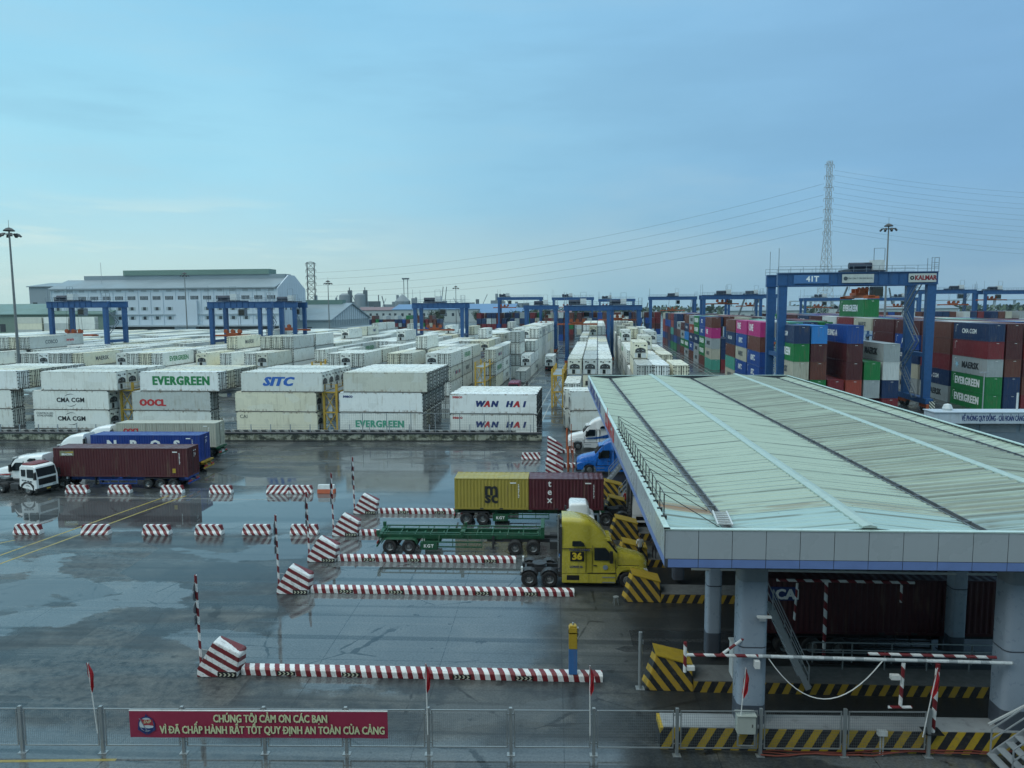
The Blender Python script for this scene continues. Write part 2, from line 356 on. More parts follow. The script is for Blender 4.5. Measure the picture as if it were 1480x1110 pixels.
YLINE=M('road_yellow',(.34,.26,.06),.4,var=.35,scale=5.,spots=.75,scol=(.06,.06,.055)); WLINE=M('road_white',(.36,.36,.33),.4,var=.3,spots=.7,scol=(.06,.06,.055))
def strip(name,p,q,wd,mat,z=.004):
    p=Vector((p[0],p[1],z));q=Vector((q[0],q[1],z));d=(q-p).normalized();n=Vector((-d.y,d.x,0))*wd/2
    b=MB(); b.face([p-n,q-n,q+n,p+n]); return tag(b.build(name,mat),kind='structure')
for k,(px) in enumerate((0.,1.7)):
    strip('road_marking',(-41.5+px,45.6),(-36.9+px,68.4),.22,YLINE)
strip('road_marking',(-45.5,50.2),(-41.9,54.5),.2,YLINE)
strip('road_marking',(-26,26.6),(-17.4,27.15),.16,YLINE)
strip('road_marking',(-47.6,67.6),(-26,67.2),.10,WLINE)
for u,v0,v1 in ((-16.5,112,330),(-15.5,112,330),(-9.9,112,330),(-8.5,112,330),(30.,135,350),(28.6,135,350)):
    strip('lane_line',yw(u,v0),yw(u,v1),.16,WLINE)
# ---------------------------------------------------------------- containers
RH=2.896; DH=2.896
def reefer_meshes():
    L,W,Hc=6.096,1.219,RH; b=MB()
    for sx in (-1,1):
        for sy in (-1,1):
            b.box(sx*L,sx*(L-.13),sy*W,sy*(W-.12),.12,Hc-.12,1)
            for z in (0,Hc-.12): b.box(sx*(L+.003),sx*(L-.18),sy*(W+.003),sy*(W-.165),z,z+.12,2)
        b.box(sx*L,sx*(L-.1),-W+.17,W-.17,.05,.16,3); b.box(sx*L,sx*(L-.1),-W+.17,W-.17,Hc-.12,Hc-.01,1)
    for sy in (-1,1):
        b.box(-L+.18,L-.18,sy*W,sy*(W-.08),.05,.16,3); b.box(-L+.18,L-.18,sy*W,sy*(W-.07),Hc-.13,Hc-.01,0)
        b.box(-L+.13,L-.13,sy*(W-.012),sy*(W-.06),.16,Hc-.13,0)
        for k in range(1,20): b.box(-L+k*.61-.012,-L+k*.61+.012,sy*(W-.003),sy*(W-.03),.19,Hc-.13,0)
        for x in (-1.05,.75): b.box(x,x+.3,sy*(W+.002),sy*(W-.1),.045,.15,2)
    b.box(-L+.1,L-.1,-W+.07,W-.07,Hc-.05,Hc-.02,0)
    for k in range(1,11): b.box(-L+k*1.108-.035,-L+k*1.108+.035,-W+.08,W-.08,Hc-.03,Hc-.006,0)
    b.box(-L+.1,L-.1,-W+.06,W-.06,.06,.1,2)
    body=b.data('reefer_body',[REEF,CFRAME,DARK,RAIL])
    def door(s):                                             # leaf from the middle to side s
        d=MB(); y0,y1=s*.015,s*(W-.10)
        d.box(L-.05,L-.012,y0,y1,.17,Hc-.13,0)
        for yy in (s*.035,s*(W-.105)): d.box(L-.02,L-.004,yy-.05,yy+.05,.17,Hc-.13,1)
        for zz in (.19,Hc-.15): d.box(L-.02,L-.005,y0,y1,zz-.025,zz+.025,1)
        for f in (.30,.72):
            yy=s*(f*(W-.1)); d.tube([(L+.014,yy,.12),(L+.014,yy,Hc-.1)],.034,6,1)
            for zz in (.3,.75,1.9,2.55): d.box(L-.012,L+.05,yy-.085,yy+.085,zz-.055,zz+.055,1)
            d.box(L,L+.045,yy-.03,yy+s*.34,1.02,1.075,2)
        for k in range(5): d.box(L-.03,L+.03,s*(W-.2),s*(W-.0),.36+k*.52,.52+k*.52,1)
        return d.data('reefer_door',[REEF,BLACK,STEEL])
    u=MB()                                                   # refrigeration machinery in the other end
    u.box(-L+.06,-L+.02,-W+.13,W-.13,.16,Hc-.12,0)
    arch=[(-.88,1.12)]+[(.88*math.cos(a)*(1 if abs(math.cos(a))<.96 else 1),1.52+.46*math.sin(a)) for a in [PI-k*PI/10 for k in range(11)]]+[(.88,1.12)]
    u.prism(arch,-L+.015,-L+.03,'X',1)
    for y in (-.42,.42): u.lathe([(.30,.0),(.33,.01),(.33,.03),(.30,.04)],(-L-.012,y,1.5),'X',16,2); u.lathe([(.001,.0),(.12,.0)],(-L+.008,y,1.5),'X',12,2)
    u.box(-L-.004,-L+.02,-.95,-.2,.25,1.0,3); u.box(-L-.004,-L+.02,-.1,.45,.25,1.0,1); u.box(-L-.004,-L+.02,.55,.95,.3,1.0,3)
    for y,z,a,c in ((-.75,2.35,.16,.11),(.72,2.35,.16,.11),(.35,2.25,.1,.14),(-.3,2.4,.2,.06)): u.box(-L-.003,-L+.02,y-a,y+a,z-c,z+c,1 if a<.17 else 3)
    u.box(-L-.006,-L+.02,-1.05,1.05,1.03,1.09,2)
    return body,[door(-1),door(1)],u.data('refrigeration_unit',[REEF,BLACK,STEEL,LGREY])
def dry_meshes(L2,Hc):
    L,W=L2/2,1.219; b=MB()
    for sx in (-1,1):
        for sy in (-1,1):
            b.box(sx*L,sx*(L-.11),sy*W,sy*(W-.10),.12,Hc-.12,0)
            for z in (0,Hc-.12): b.box(sx*(L+.004),sx*(L-.178),sy*(W+.004),sy*(W-.162),z,z+.12,0)
        b.box(sx*L,sx*(L-.08),-W+.165,W-.165,.02,.16,0); b.box(sx*L,sx*(L-.08),-W+.165,W-.165,Hc-.11,Hc-.01,0)
    for sy in (-1,1):
        b.box(-L+.18,L-.18,sy*W,sy*(W-.05),.01,.16,0); b.box(-L+.18,L-.18,sy*W,sy*(W-.06),Hc-.08,Hc-.01,0)
    def corr(a0,a1,P,pitch,dep,m=0):                           # trapezoid wave from a0 to a1; P(a,depth)->bottom/top points
        n=max(3,round((a1-a0)/pitch)); pt=(a1-a0)/n; seq=[]
        for k in range(n):
            s=a0+k*pt; seq+=[(s,0),(s+pt*.27,0),(s+pt*.5,dep),(s+pt*.77,dep)]
        seq.append((a1,0)); 
        for (a,d),(c,e) in zip(seq,seq[1:]):
            p0,p1=P(a,d); q0,q1=P(c,e); b.face([p0,q0,q1,p1],m)
    for sy in (-1,1): corr(-L+.11,L-.11,lambda a,d:((a,sy*(W-.008-d),.15),(a,sy*(W-.008-d),Hc-.075)),.28,.036)
    corr(-W+.10,W-.10,lambda a,d:((-L+.015+d,a,.15),(-L+.015+d,a,Hc-.1)),.26,.045)
    corr(-L+.08,L-.08,lambda a,d:((a,-W+.06,Hc-.018-d),(a,W-.06,Hc-.018-d)),.42,.022)
    b.box(-L+.08,L-.08,-W+.05,W-.05,.08,.12,1)
    for sy in (-1,1):
        for x in (-.95,.65): b.box(x,x+.3,sy*(W+.002),sy*(W-.06),.03,.13,1)
    body=b.data('dry_body',[CONT,DARK])
    def door(s):
        d=MB(); d.box(L-.055,L-.03,s*.012,s*(W-.105),.16,Hc-.11,0)
        for k in range(4):
            z0=.22+k*(Hc-.42)/4; d.box(L-.04,L-.018,s*.12,s*(W-.2),z0,z0+(Hc-.42)/4-.1,0)
        d.box(L-.04,L-.02,s*.012,s*.06,.16,Hc-.11,1)
        for f in (.3,.72):
            yy=s*f*(W-.1); d.tube([(L+.008,yy,.1),(L+.008,yy,Hc-.08)],.02,6,2)
            for zz in (.25,.8,1.8,2.4): d.box(L-.02,L+.03,yy-.05,yy+.05,zz-.03,zz+.03,2)
            d.box(L,L+.035,yy-.03,yy+s*.32,1.0,1.05,2)
        for k in range(5): d.box(L-.03,L+.012,s*(W-.16),s*(W-.015),.35+k*.5,.45+k*.5,0)
        return d.data('dry_door',[CONT,BLACK,CFRAME])
    mk=MB()                                                    # rows of small data marks near the door end
    rr=random.Random(3)
    for sy in (-1,1):
        for k in range(9): mk.box(sy*-1*(-L+.75) if False else L-.85,L-.78+rr.random()*.06,sy*(W+.003),sy*(W-.004),Hc-.55-k*.13,Hc-.48-k*.13)
        mk.box(L-1.5,L-1.0,sy*(W+.003),sy*(W-.004),Hc-.42,Hc-.32)
    for k in range(6):
        y=.15+.09*k; mk.box(L-.02,L-.012,y,y+.06,Hc-.5,Hc-.41)
        if k<4: mk.box(L-.02,L-.012,.2,.2+.2+rr.random()*.2,Hc-.75-.12*k,Hc-.69-.12*k); mk.box(-L-.004,-L+.012,-.1-.1*k,-.04-.1*k,Hc-.32,Hc-.25)
    return body,[door(-1),door(1)],mk.data('dry_marks',LW)
REEFER=reefer_meshes(); DRY={40:dry_meshes(12.192,DH),20:dry_meshes(6.058,2.591),45:dry_meshes(13.716,DH)}
DIRS={'u':-TH,'-v':-TH-PI/2,'v':-TH+PI/2,'-u':-TH+PI}
_PT={}
def put_text(root,L2,texts):
    """texts: (string, reading x, z, size, material, dict); one joined lettering mesh for each long side"""
    if not texts: return
    for sg in (-1,1):
        key=(sg,)+tuple((q[0],q[1],q[2],q[3],q[4].name,tuple(sorted(q[5].items()))) for q in texts)
        if key not in _PT:
            b=MB(); ms=[]
            for s,rx,z,size,mat,kw in texts:
                if s=='SWOOSH':                                # thin tapering arc above and below a name
                    q=MB()
                    for w_ in (1,-1):
                        P=[(1.15*size*math.cos(a),(.95*size*math.sin(a))) for a in [R(60+k*8)+(PI if w_<0 else 0) for k in range(11)]]
                        for k in range(10):
                            ta,tb=.10*size*(1-abs(k-6)/8),.10*size*(1-abs(k+1-6)/8); (xa,ya),(xb,yb)=P[k],P[k+1]
                            q.face([(xa,ya,0),(xb,yb,0),(xb,yb-w_*tb,0),(xa,ya-w_*ta,0)])
                    me=q.data('mark',mat)
                elif s=='STAR':
                    q=MB(); n=14; P=[((.5 if k%2==0 else .16)*size*math.cos(PI/2+k*PI/7),(.5 if k%2==0 else .16)*size*math.sin(PI/2+k*PI/7),0) for k in range(n)]
                    for k in range(n): q.face([(0,0,0),P[k],P[(k+1)%n]])
                    me=q.data('mark',mat)
                else: me=text_data(s,size,mat,**kw)
                if mat not in ms: ms.append(mat)
                Mx=Matrix.Translation((rx*-sg,sg*1.2225,z))@Matrix.Rotation(0 if sg<0 else PI,4,'Z')@Matrix.Rotation(PI/2,4,'X')
                b.mesh([Mx@v.co for v in me.vertices],[tuple(p.vertices) for p in me.polygons],ms.index(mat))
            _PT[key]=b.data('lettering',ms)
        link('lettering',_PT[key],root)
def make_reefer(loc,rz,color,texts=(),label='',group=None,detail=2,body=REEFER):
    o=link('reefer_container',REEFER[0],None,loc,rz); tag(o,label,'refrigerated container',group); o.color=color
    if detail>0:
        ch=[link('door',REEFER[1][k],o) for k in (0,1)]+[link('refrigeration_unit',REEFER[2],o)]
        for c in ch: c.color=color
    put_text(o,12.192,texts); return o
def make_dry(loc,rz,color,texts=(),label='',group=None,size=40,detail=2,name='shipping_container'):
    m=DRY[size]; o=link(name,m[0],None,loc,rz); tag(o,label,'container',group); o.color=color
    if detail>0:
        for k in (0,1): link('door',m[1][k],o).color=color
        link('data_marking',m[2],o)
    put_text(o,12,texts); return o

W1,W2,W3,W4,W5,W6=(.80,.81,.75,1),(.72,.735,.68,1),(.50,.525,.50,1),(.78,.74,.57,1),(.84,.86,.83,1),(.62,.62,.53,1)
WHITES=[W1,W1,W2,W5,W3,W4,W1,W6]
CN={W1:'white',W2:'dull white',W3:'light grey',W4:'cream',W5:'clean white',W6:'greyish white'}
DC={'maroon':(.075,.018,.020,1),'brown':(.125,.042,.030,1),'dark red':(.17,.02,.026,1),'orange red':(.30,.055,.035,1),'navy':(.012,.032,.095,1),'blue':(.012,.06,.26,1),
    'sky blue':(.03,.20,.52,1),'green':(.012,.17,.045,1),'teal':(.07,.30,.23,1),'grey':(.31,.345,.35,1),'pale grey':(.52,.55,.54,1),'magenta':(.42,.022,.17,1),'beige':(.42,.41,.33,1)}
def logo(colname,rr):
    return {'green':[('EVERGREEN',-.4,1.5,1.75,LW,dict(squash=.84,bold=.06,space=1.14))],'grey':[('MAERSK',.4,1.45,1.5,LB,dict(bold=.05,space=1.08)),('STAR',-4.3,1.45,1.7,M('star_blue',(.35,.62,.75),.5),{})],
     'magenta':[('ONE',-2.6,1.6,1.9,LW,dict(bold=.03))],'blue':[(rr.choice(['KMTC','SITC','KMTC']),-.5,1.45,1.5,LW,dict(bold=.04,shear=.2))],
     'navy':[('CMA CGM',-.5,1.5,1.1,LW,dict(bold=.02))],'beige':[('MAERSK',-.2,1.45,1.4,LGR,dict(bold=.03))],'sky blue':[],
     'orange red':[('K LINE',-1.,1.5,1.2,LW,dict(bold=.03))]}.get(colname,[])
WAN=[('W  N  H   I',.6,1.5,1.0,LN,dict(bold=.035,shear=.12)),]
def wanhai(x=1.0,z=1.45,size=1.15):
    o=[]
    # the two letters A are red in the line
    adv=[('W',0),('A',1),('N',2),('H',4),('A',5),('I',6)]; step=size*.98
    for ch,k in adv: o.append((ch,x+(k-2.8)*step*.92,z,size,LR if ch=='A' else LN,dict(bold=.07,shear=.25)))
    return o
SEACO=('seaco',-5.0,2.45,.62,LR,dict(bold=.03)); 
ORD=['first','second','third','fourth','fifth','sixth','seventh','eighth','ninth','tenth','eleventh','twelfth','thirteenth','fourteenth','fifteenth','sixteenth','seventeenth','eighteenth','nineteenth','twentieth']
def ordw(i): return ORD[i] if i<20 else ('twenty-'+ORD[i-20] if i<29 else 'thirtieth' if i==29 else 'thirty-'+ORD[i-30] if i<39 else 'fortieth' if i==39 else 'forty-'+ORD[i-40] if i<49 else 'fiftieth' if i==49 else 'fifty-'+ORD[i-50] if i<59 else 'outermost')
TIER=['bottom','second','third','fourth','fifth','sixth']
specs=[]
def S(kind,u,v,z,d,color,texts=(),label='',group='',cname=None): specs.append(dict(k=kind,u=u,v=v,z=z,d=d,c=color,t=texts,l=label,g=group,cn=cname,vis=False))

# front row along the yard fence: long sides towards the camera, three high, several deep
def front(u0,v0,name,tiers,deep,right,extra):
    for t in range(tiers):
        for k in range(deep):
            txt,cl,du,lab=extra[t] if k==0 else ((),rnd.choice(WHITES),extra[t][2],None)
            if lab is None: lab=f"{CN[cl]} reefer, {ordw(k)} behind front, {TIER[t]} tier, {name}"
            S('reefer',u0+6.1+du,v0+1.22+k*2.56,t*RH,'u' if right[t]=='d' else '-u',cl,txt,lab,'reefers in the front row of stacks')
sw=lambda x,z,s=1:[]
CMA=lambda x,z:[('CMA CGM',x,z,.92,LB,dict(bold=.04,space=1.08)),('SWOOSH',x,z,1.0,LB,{})]
front(-20.45,102.1,'two-high WAN HAI stack',2,4,'dd',[(wanhai()+[SEACO],W1,0,'lower white WAN HAI reefer in the front row, right behind the yard fence'),(wanhai()+[SEACO],W5,0,'upper white WAN HAI reefer in the front row, topmost of two')])
front(-36.7,102.8,'stack left of WAN HAI',3,6,'ddd',[([('EVERGREEN',-.2,1.25,1.35,LT,dict(bold=.055,squash=.9,space=1.14))],W1,0,'bottom white front reefer with faded teal EVERGREEN lettering'),([('seaco',-4.8,2.35,.62,LN,dict(bold=.04))],W5,0,'clean white front reefer with small navy seaco mark, middle of its stack'),((),W6,.7,'rust-streaked greyish reefer without lettering, topmost beside the WAN HAI stack')])
front(-52.1,102.5,'blue-lettered SITC stack',3,5,'mmm',[([('CAI',-5.0,2.2,.75,LB,dict(bold=0.))],W4,0,'bottom cream front reefer with small CAI mark at its left'),((),W4,-.1,'rust-edged cream reefer without logo, under the blue SITC one'),([('SITC',-.6,1.5,1.75,LBL,dict(bold=.065,shear=.32,squash=1.15,space=1.1))],W2,.9,'reefer with large blue slanted SITC lettering, topmost of its stack')])
front(-68.2,102.5,'green-lettered EVERGREEN stack',3,5,'ddd',[((),W2,0,'bottom reefer under the grey OOCL one in the front row'),([('OOCL',-2.9,1.2,1.35,LR,dict(bold=.07,space=1.1))],W3,0,'grey front reefer with red OOCL lettering, middle of its stack'),([('EVERGREEN',.3,1.55,1.75,LG,dict(bold=.06,squash=.86,space=1.14))],W5,1.4,'clean white reefer with large green EVERGREEN lettering, topmost')])
front(-84.2,102.6,'CMA CGM stack',3,5,'mmm',[(CMA(0,1.6)+[('CONTROLLED\nATMOSPHERE',-4.3,2.2,.42,LB,dict(bold=0.))],W1,0,'bottom white CMA CGM reefer, marked CONTROLLED ATMOSPHERE'),(CMA(.0,1.5),W1,0,'middle white front reefer with dark CMA CGM lettering'),((),W1,1.5,'white reefer without logo, topmost above two CMA CGM ones')])
front(-100.2,103.,'leftmost front stack',3,6,'ddd',[((),W2,0,'bottom reefer of the leftmost front stack'),((),W1,0,'middle reefer of the leftmost front stack'),((),W5,1.2,'white reefer topmost of the leftmost front stack')])
# right of the yard road: two reefers high and two deep, turned a little
for t in range(2):
    for k in range(2):
        S('reefer',-4.0+6.1-k*.85,106.6+1.22+k*2.6,t*RH+.05,'u+',W2 if k==0 else W1,(),f"{'upper' if t else 'lower'} {'front' if k==0 else 'rear'} reefer of the stack right of the yard road",'reefers beside the yard road')

heights={}
def block(name,us,vs,hfun,kind,pick,d='-v',skip=None,tail='',z0=0.,th=RH,lab=None):
    for i,u in enumerate(us):
        for j,v in enumerate(vs):
            h=hfun(i,j)
            for t in range(h):
                cn,cl,tx=pick(i,j,t)
                l=lab(i,j,t,cn) if lab else f"{cn} {'reefer' if kind=='reefer' else 'container'}, {TIER[t]} tier, {ordw(i)} column from {tail[0]}, {ordw(j)} bay back, {tail[1]}"
                S(kind,u+1.22,v+6.1,z0+t*th,d if isinstance(d,str) else d(i,j,t),cl,tx,l,f"containers stacked in the {name}",cn)
# left reefer field
ucols=[];u=-18.9
for i in range(66):
    ucols.append(u); u-=2.62
    if i in (2,7,13,19,25,31,37,43,49,55): u-=4.6
vrows=[146+13.3*j for j in range(13)]
hr=random.Random(11)
hA={}
for i in range(66):
    for j in range(13):
        n=mnoise.noise(Vector((i*.33,j*.55,3.1)))
        h=3+(1 if n>.52 else 0)-(1 if n<-.22 else 0)+(hr.random()<.03)-(hr.random()<.10)
        if i<3: h=4 if j>4 else 3
        if i>=20 and n<-.45: h=1
        if i>24 and j>2: h=min(h,3)
        hA[i,j]=max(1,min(4,h))
for j in range(3): hA[0,j]=0; hA[1,j]=0
hA[2,0]=0; hA[3,0]=3; hA[4,0]=3; hA[2,1]=3; hA[0,3]=2; hA[1,3]=4; hA[0,2]=1
for i in (8,9,10): hA[i,0]=3
for i in (11,12,13): hA[i,0]=2
for i in (14,15): hA[i,1]=4
hA[14,0]=3; hA[15,0]=3; hA[16,1]=4;hA[16,0]=2
pr=random.Random(5)
RT=[wanhai(1.5,1.5,1.0),[('KMTC',1.6,1.5,1.2,LN,dict(bold=.04))],[('EVERGREEN',.3,1.5,1.4,LG,dict(bold=.03))],[('MAERSK',0.,1.5,1.2,LGR,dict(bold=.02))],[('COSCO',1.,1.5,1.2,LGR,dict(bold=.02))],[('interasia',.6,1.5,1.1,LR,dict(bold=.02))]]
def pickA(i,j,t):
    c=pr.choice(WHITES); return CN[c],c,(pr.choice(RT) if pr.random()<.38 else ())
block('left reefer field',ucols,vrows,lambda i,j:hA[i,j],'reefer',pickA,d=lambda i,j,t:'-v' if (i*7+j*3+t)%5 else 'v',tail=('road','left field'))
# middle block between the road and the rail lane
vB=[131+12.9*j for j in range(15)]
hB={(i,j):3 for i in range(3) for j in range(15)}
for j in range(15):
    for i in range(3):
        r=hr.random(); hB[i,j]=3 if r<.7 else (2 if r<.8 else 4 if j>5 else 3)
hB[0,0]=hB[1,0]=hB[2,0]=3; hB[0,5]=2
for i in range(3):
    for j in (11,12,13,14): hB[i,j]=4
hB[2,8]=4;hB[2,7]=3
block('middle reefer block',[-5.1,-2.42,.2],vB,lambda i,j:hB[i,j],'reefer',pickA,d=lambda i,j,t:'v' if (j==0 and i<2) or (i+j+t)%4==0 else '-v',tail=('road','middle block'))
for t in range(2): S('reefer',-5.1+1.22,117.4+6.1,t*RH,'-v',W2,(),f"{'upper' if t else 'lower'} white reefer standing alone before the middle block",'containers stacked in the middle reefer block')
# right reefer block
vC=[117+12.9*j for j in range(16)]
hC={(i,j):3 for i in range(3) for j in range(16)}
for j in range(2,16):
    for i in range(3):
        r=hr.random(); hC[i,j]=(4 if r<.35 else 3) if i==0 else (3 if r<.7 else 2 if r<.85 else 4)
hC[0,1]=4; hC[1,1]=3;hC[2,1]=2; hC[0,2]=2; hC[2,6]=4; hC[1,8]=4; hC[0,12]=5;hC[1,12]=5
block('right reefer block',[6.2,8.72,11.7],vC,lambda i,j:hC[i,j],'reefer',pickA,d=lambda i,j,t:'v' if (i==0 and j==1) or (i+2*j+t)%5==0 else '-v',tail=('rail lane','right block'))
# far left: long sides towards the camera
for t in range(5):
    for k in range(3):
        S('reefer',-262+k*13.2,322,t*RH,'u',pr.choice(WHITES),[('KMTC',1.6,1.5,1.2,LN,dict(bold=.04))] if (k+t)%2 else (),f"distant reefer, {TIER[t]} tier, {ordw(k)} of the far left stacks",'far left stacks')

# coloured dry stacks on the right
dr=random.Random(21)
DN=['maroon','brown','maroon','dark red','navy','blue','green','grey','brown','beige','navy','orange red','maroon','teal','pale grey','brown','dark red','navy','blue']
DF=['maroon','maroon','brown','brown','dark red','navy','navy','blue','grey','beige','maroon','pale grey','brown','navy','dark red','green']
def pickD(over,far=False):
    def f(i,j,t):
        cn=over.get((i,j,t)) or dr.choice(DF if far else DN)
        if isinstance(cn,tuple): cn,tx=cn
        else: tx=logo(cn,dr)
        return cn,DC[cn],tx
    return f
HEUNG=[('HEUNG A',-2.2,1.5,1.35,LW,dict(bold=.06))]
oD={}
def fill(i,j,top):                                             # list from the top tier down
    n=len(top)
    for k,c in enumerate(top): oD[i,j,n-1-k]=c
fill(0,0,['navy','green','beige','magenta','dark red']); fill(1,0,[('sky blue',[]),'maroon','brown','green','maroon']); fill(3,0,[('blue',HEUNG),'maroon','maroon','orange red','maroon'])
fill(4,0,['green','grey','pale grey']); fill(5,0,['grey',('pale grey',[]),'navy','dark red'])
fill(0,1,['magenta','brown','blue','blue','green']); fill(0,2,['magenta','blue','beige','blue','blue']); fill(0,3,['brown','navy','brown','teal','beige'])
fill(0,4,['brown','magenta','grey','beige','teal']); fill(1,4,['navy','navy','dark red']); fill(0,5,['blue','blue','green','green','brown']); fill(0,6,['green','green','navy','grey','grey']); fill(0,7,['grey','orange red','navy','blue','brown'])
fill(0,8,['brown','navy','sky blue','green','grey']); fill(0,9,['navy','maroon','grey','green','brown'])
fill(5,1,[('pale grey',[]),'maroon','brown','grey','maroon']);fill(4,1,[('green',HEUNG),('pale grey',[]),'brown','grey','brown'])
vD=[124.,149.,162.3,175.6]+[211+12.9*k for k in range(12)]
def hD(i,j):
    if j==0: return [5,5,2,5,3,4][i]
    if j==4: return [5,3,3,5,5,5][i]
    if j in (9,10): return 4
    return 5 if (i==0 or (i*5+j*3)%7) else 4
block('coloured dry container block',[31.3,34.0,36.75,39.5,42.25,45.1],vD,hD,'dry',pickD(oD),d='v',tail=('left edge','coloured block'))
oE={}
def fillE(i,j,top):
    for k,c in enumerate(top): oE[i,j,len(top)-1-k]=c
fillE(0,0,['navy','dark red','grey','green','green']); fillE(1,0,['maroon','maroon','brown','navy','navy']); fillE(2,0,['brown','dark red','maroon','brown','dark red']); fillE(0,1,['brown','brown','dark red','navy','grey'])
block('right-hand dry container block',[63.4+2.75*k for k in range(9)],[129.8+13.2*j for j in range(13)],lambda i,j:5 if (i*3+j*5)%9 or i==0 else 4,'dry',pickD(oE),d='v',tail=('left edge','right-hand block'))
# across the far end of the reefer blocks
block('far coloured block',[-64+2.7*k+(k//6)*1.6 for k in range(33)],[396,409.5],lambda i,j:5-((i*7+3)%5==0)-((i*3)%7==1) if j==0 else 5,'dry',pickD({},True),d='v',tail=('left','far block'))
block('distant coloured block',[-190+3.*k for k in range(24)],[560],lambda i,j:3+(i*5%3==0),'dry',pickD({},True),d='v',tail=('left','distant block'))
block('far right block',[105+2.7*k for k in range(30)],[330,343.5],lambda i,j:4+(i*5%4>0),'dry',pickD({},True),d='v',tail=('left','far right block'))

# what can be seen: march from each container towards the camera over the height field of all stacks
CELL=1.25; hf={}
def dirang(d): return DIRS[d] if d in DIRS else DIRS['u']+R(9)
for s in specs:
    lu,lv=(6.0,1.15) if s['d'] in ('u','-u','u+') else (1.15,6.0); L=s['k']
    top=s['z']+RH
    a=s['u']-lu
    while a<=s['u']+lu:
        c=s['v']-lv
        while c<=s['v']+lv:
            k=(int(a//CELL),int(c//CELL)); 
            if hf.get(k,0)<top: hf[k]=top
            c+=CELL*.8
        a+=CELL*.8
cu,cv=0.,0.
def project(p):
    d=Vector(p)-Vector((0,0,H)); z=d.dot(fw); return (740+1080*d.dot(r2)/z,555-1080*d.dot(u2)/z)
def seen(u,v,z):
    x,y,_=yw(u,v); px,py=project((x,y,z))
    if not(-15<px<1495 and py<1110): return False
    n=max(2,int(math.hypot(u,v)/1.1)); 
    for k in range(1,n):
        f=k/n; zz=z+(H-z)*f
        if zz>15.: break
        a,c=u*(1-f),v*(1-f); k2=(int(a//CELL),int(c//CELL))
        if hf.get(k2,0)>zz+.12: return False
        wx,wy,_=yw(a,c)
        if 4.4<wx<29 and 29<wy<95 and zz<9.2 and zz>6.5: return False
    return True
for s in specs:
    lu,lv=(6.1,1.22) if s['d'] in ('u','-u','u+') else (1.22,6.1)
    sgn=1 if s['u']<0 else -1; u,v,z=s['u'],s['v'],s['z']; e=.75
    pts=[(u+a*lu,v-lv-e,z+b) for a in (-.7,0,.7) for b in (1.,2.4)]+[(u+sgn*(lu+e),v+a*lv,z+b) for a in (-.8,0,.8) for b in (1.,2.4)]+[(u+a*lu*.8,v+b*lv*.8,z+RH+.35) for a in (-1,0,1) for b in (-1,0,1)]
    n=sum(seen(*p) for p in pts); s['n']=n; s['vis']=n>=1 and not(n==1 and math.hypot(u,v)>230)
vis=[s for s in specs if s['vis']]
def area(s): return s['n']/(s['u']**2+s['v']**2)
used_labels={}
for kind,cap in (('reefer',292),('dry',292)):
    L=sorted([s for s in vis if s['k']==kind],key=area,reverse=True); far=[]
    for n,s in enumerate(L):
        dist=math.hypot(s['u'],s['v']); loc=yw(s['u'],s['v'],s['z']); rz=dirang(s['d'])
        if n<cap:
            det=2 if dist<330 else 0; tx=s['t'] if dist<300 else ()
            if kind=='reefer': make_reefer(loc,rz,s['c'],tx,s['l'],s['g'],det)
            else: make_dry(loc,rz,s['c'],tx,s['l'],s['g'],40,det)
        else: far.append((loc,rz,s['c']))
    print('containers',kind,len(L),'far',len(far),'of',len([s for s in specs if s['k']==kind]))
    if far:                                                    # the many small far ones as one mass
        b=MB(); cols=[]; nm='distant_reefer_containers' if kind=='reefer' else 'distant_shipping_containers'
        for loc,rz,c in far:
            Mx=Matrix.Translation(loc)@Matrix.Rotation(rz,4,'Z'); q=MB()
            q.box(-6.09,6.09,-1.2,1.2,.02,2.87,0)
            for y in (-1.13,-.75,-.38,0,.38,.75,1.13): q.box(6.05,6.12,y-.05,y+.05,.15,2.7,1)
            for x in (-6.0,6.0):
                for y in (-1.15,1.15): q.box(x-.1,x+.1,y-.08,y+.08,0,2.89,0)
            q.box(-6.12,-6.05,-.8,.8,1.1,1.9,1 if kind=='reefer' else 0)
            b.mesh([Mx@Vector(p) for p in q.v],q.f); b.m[-len(q.f):]=q.m; cols+=[c if mm==0 else (.05,.05,.05,1) for mm in q.m]
        me=bpy.data.meshes.new(nm); me.from_pydata(b.v,[],b.f)
        ca=me.color_attributes.new('paint','FLOAT_COLOR','CORNER'); li=0
        for p in me.polygons:
            for k in p.loop_indices: ca.data[k].color=cols[p.index]
        mm=bpy.data.materials.new('far_container_paint'); mm.use_nodes=True; tt=NT(mm.node_tree); at_=tt.node('ShaderNodeAttribute',attribute_name='paint')
        tcc=tt.node('ShaderNodeTexCoord').outputs['Object']
        tt.put(tt.n['Principled BSDF'].inputs['Base Color'],tt.mix(1.,at_.outputs[0],tt.mix(tt.noise(tt.vmul(tcc,(1,1,.4)),1.2,4,.6),(.8,.8,.8),(1.12,1.12,1.12)),'MULTIPLY')); tt.n['Principled BSDF'].inputs['Roughness'].default_value=.4
        me.materials.append(mm); tag(link(nm,me),kind='stuff')

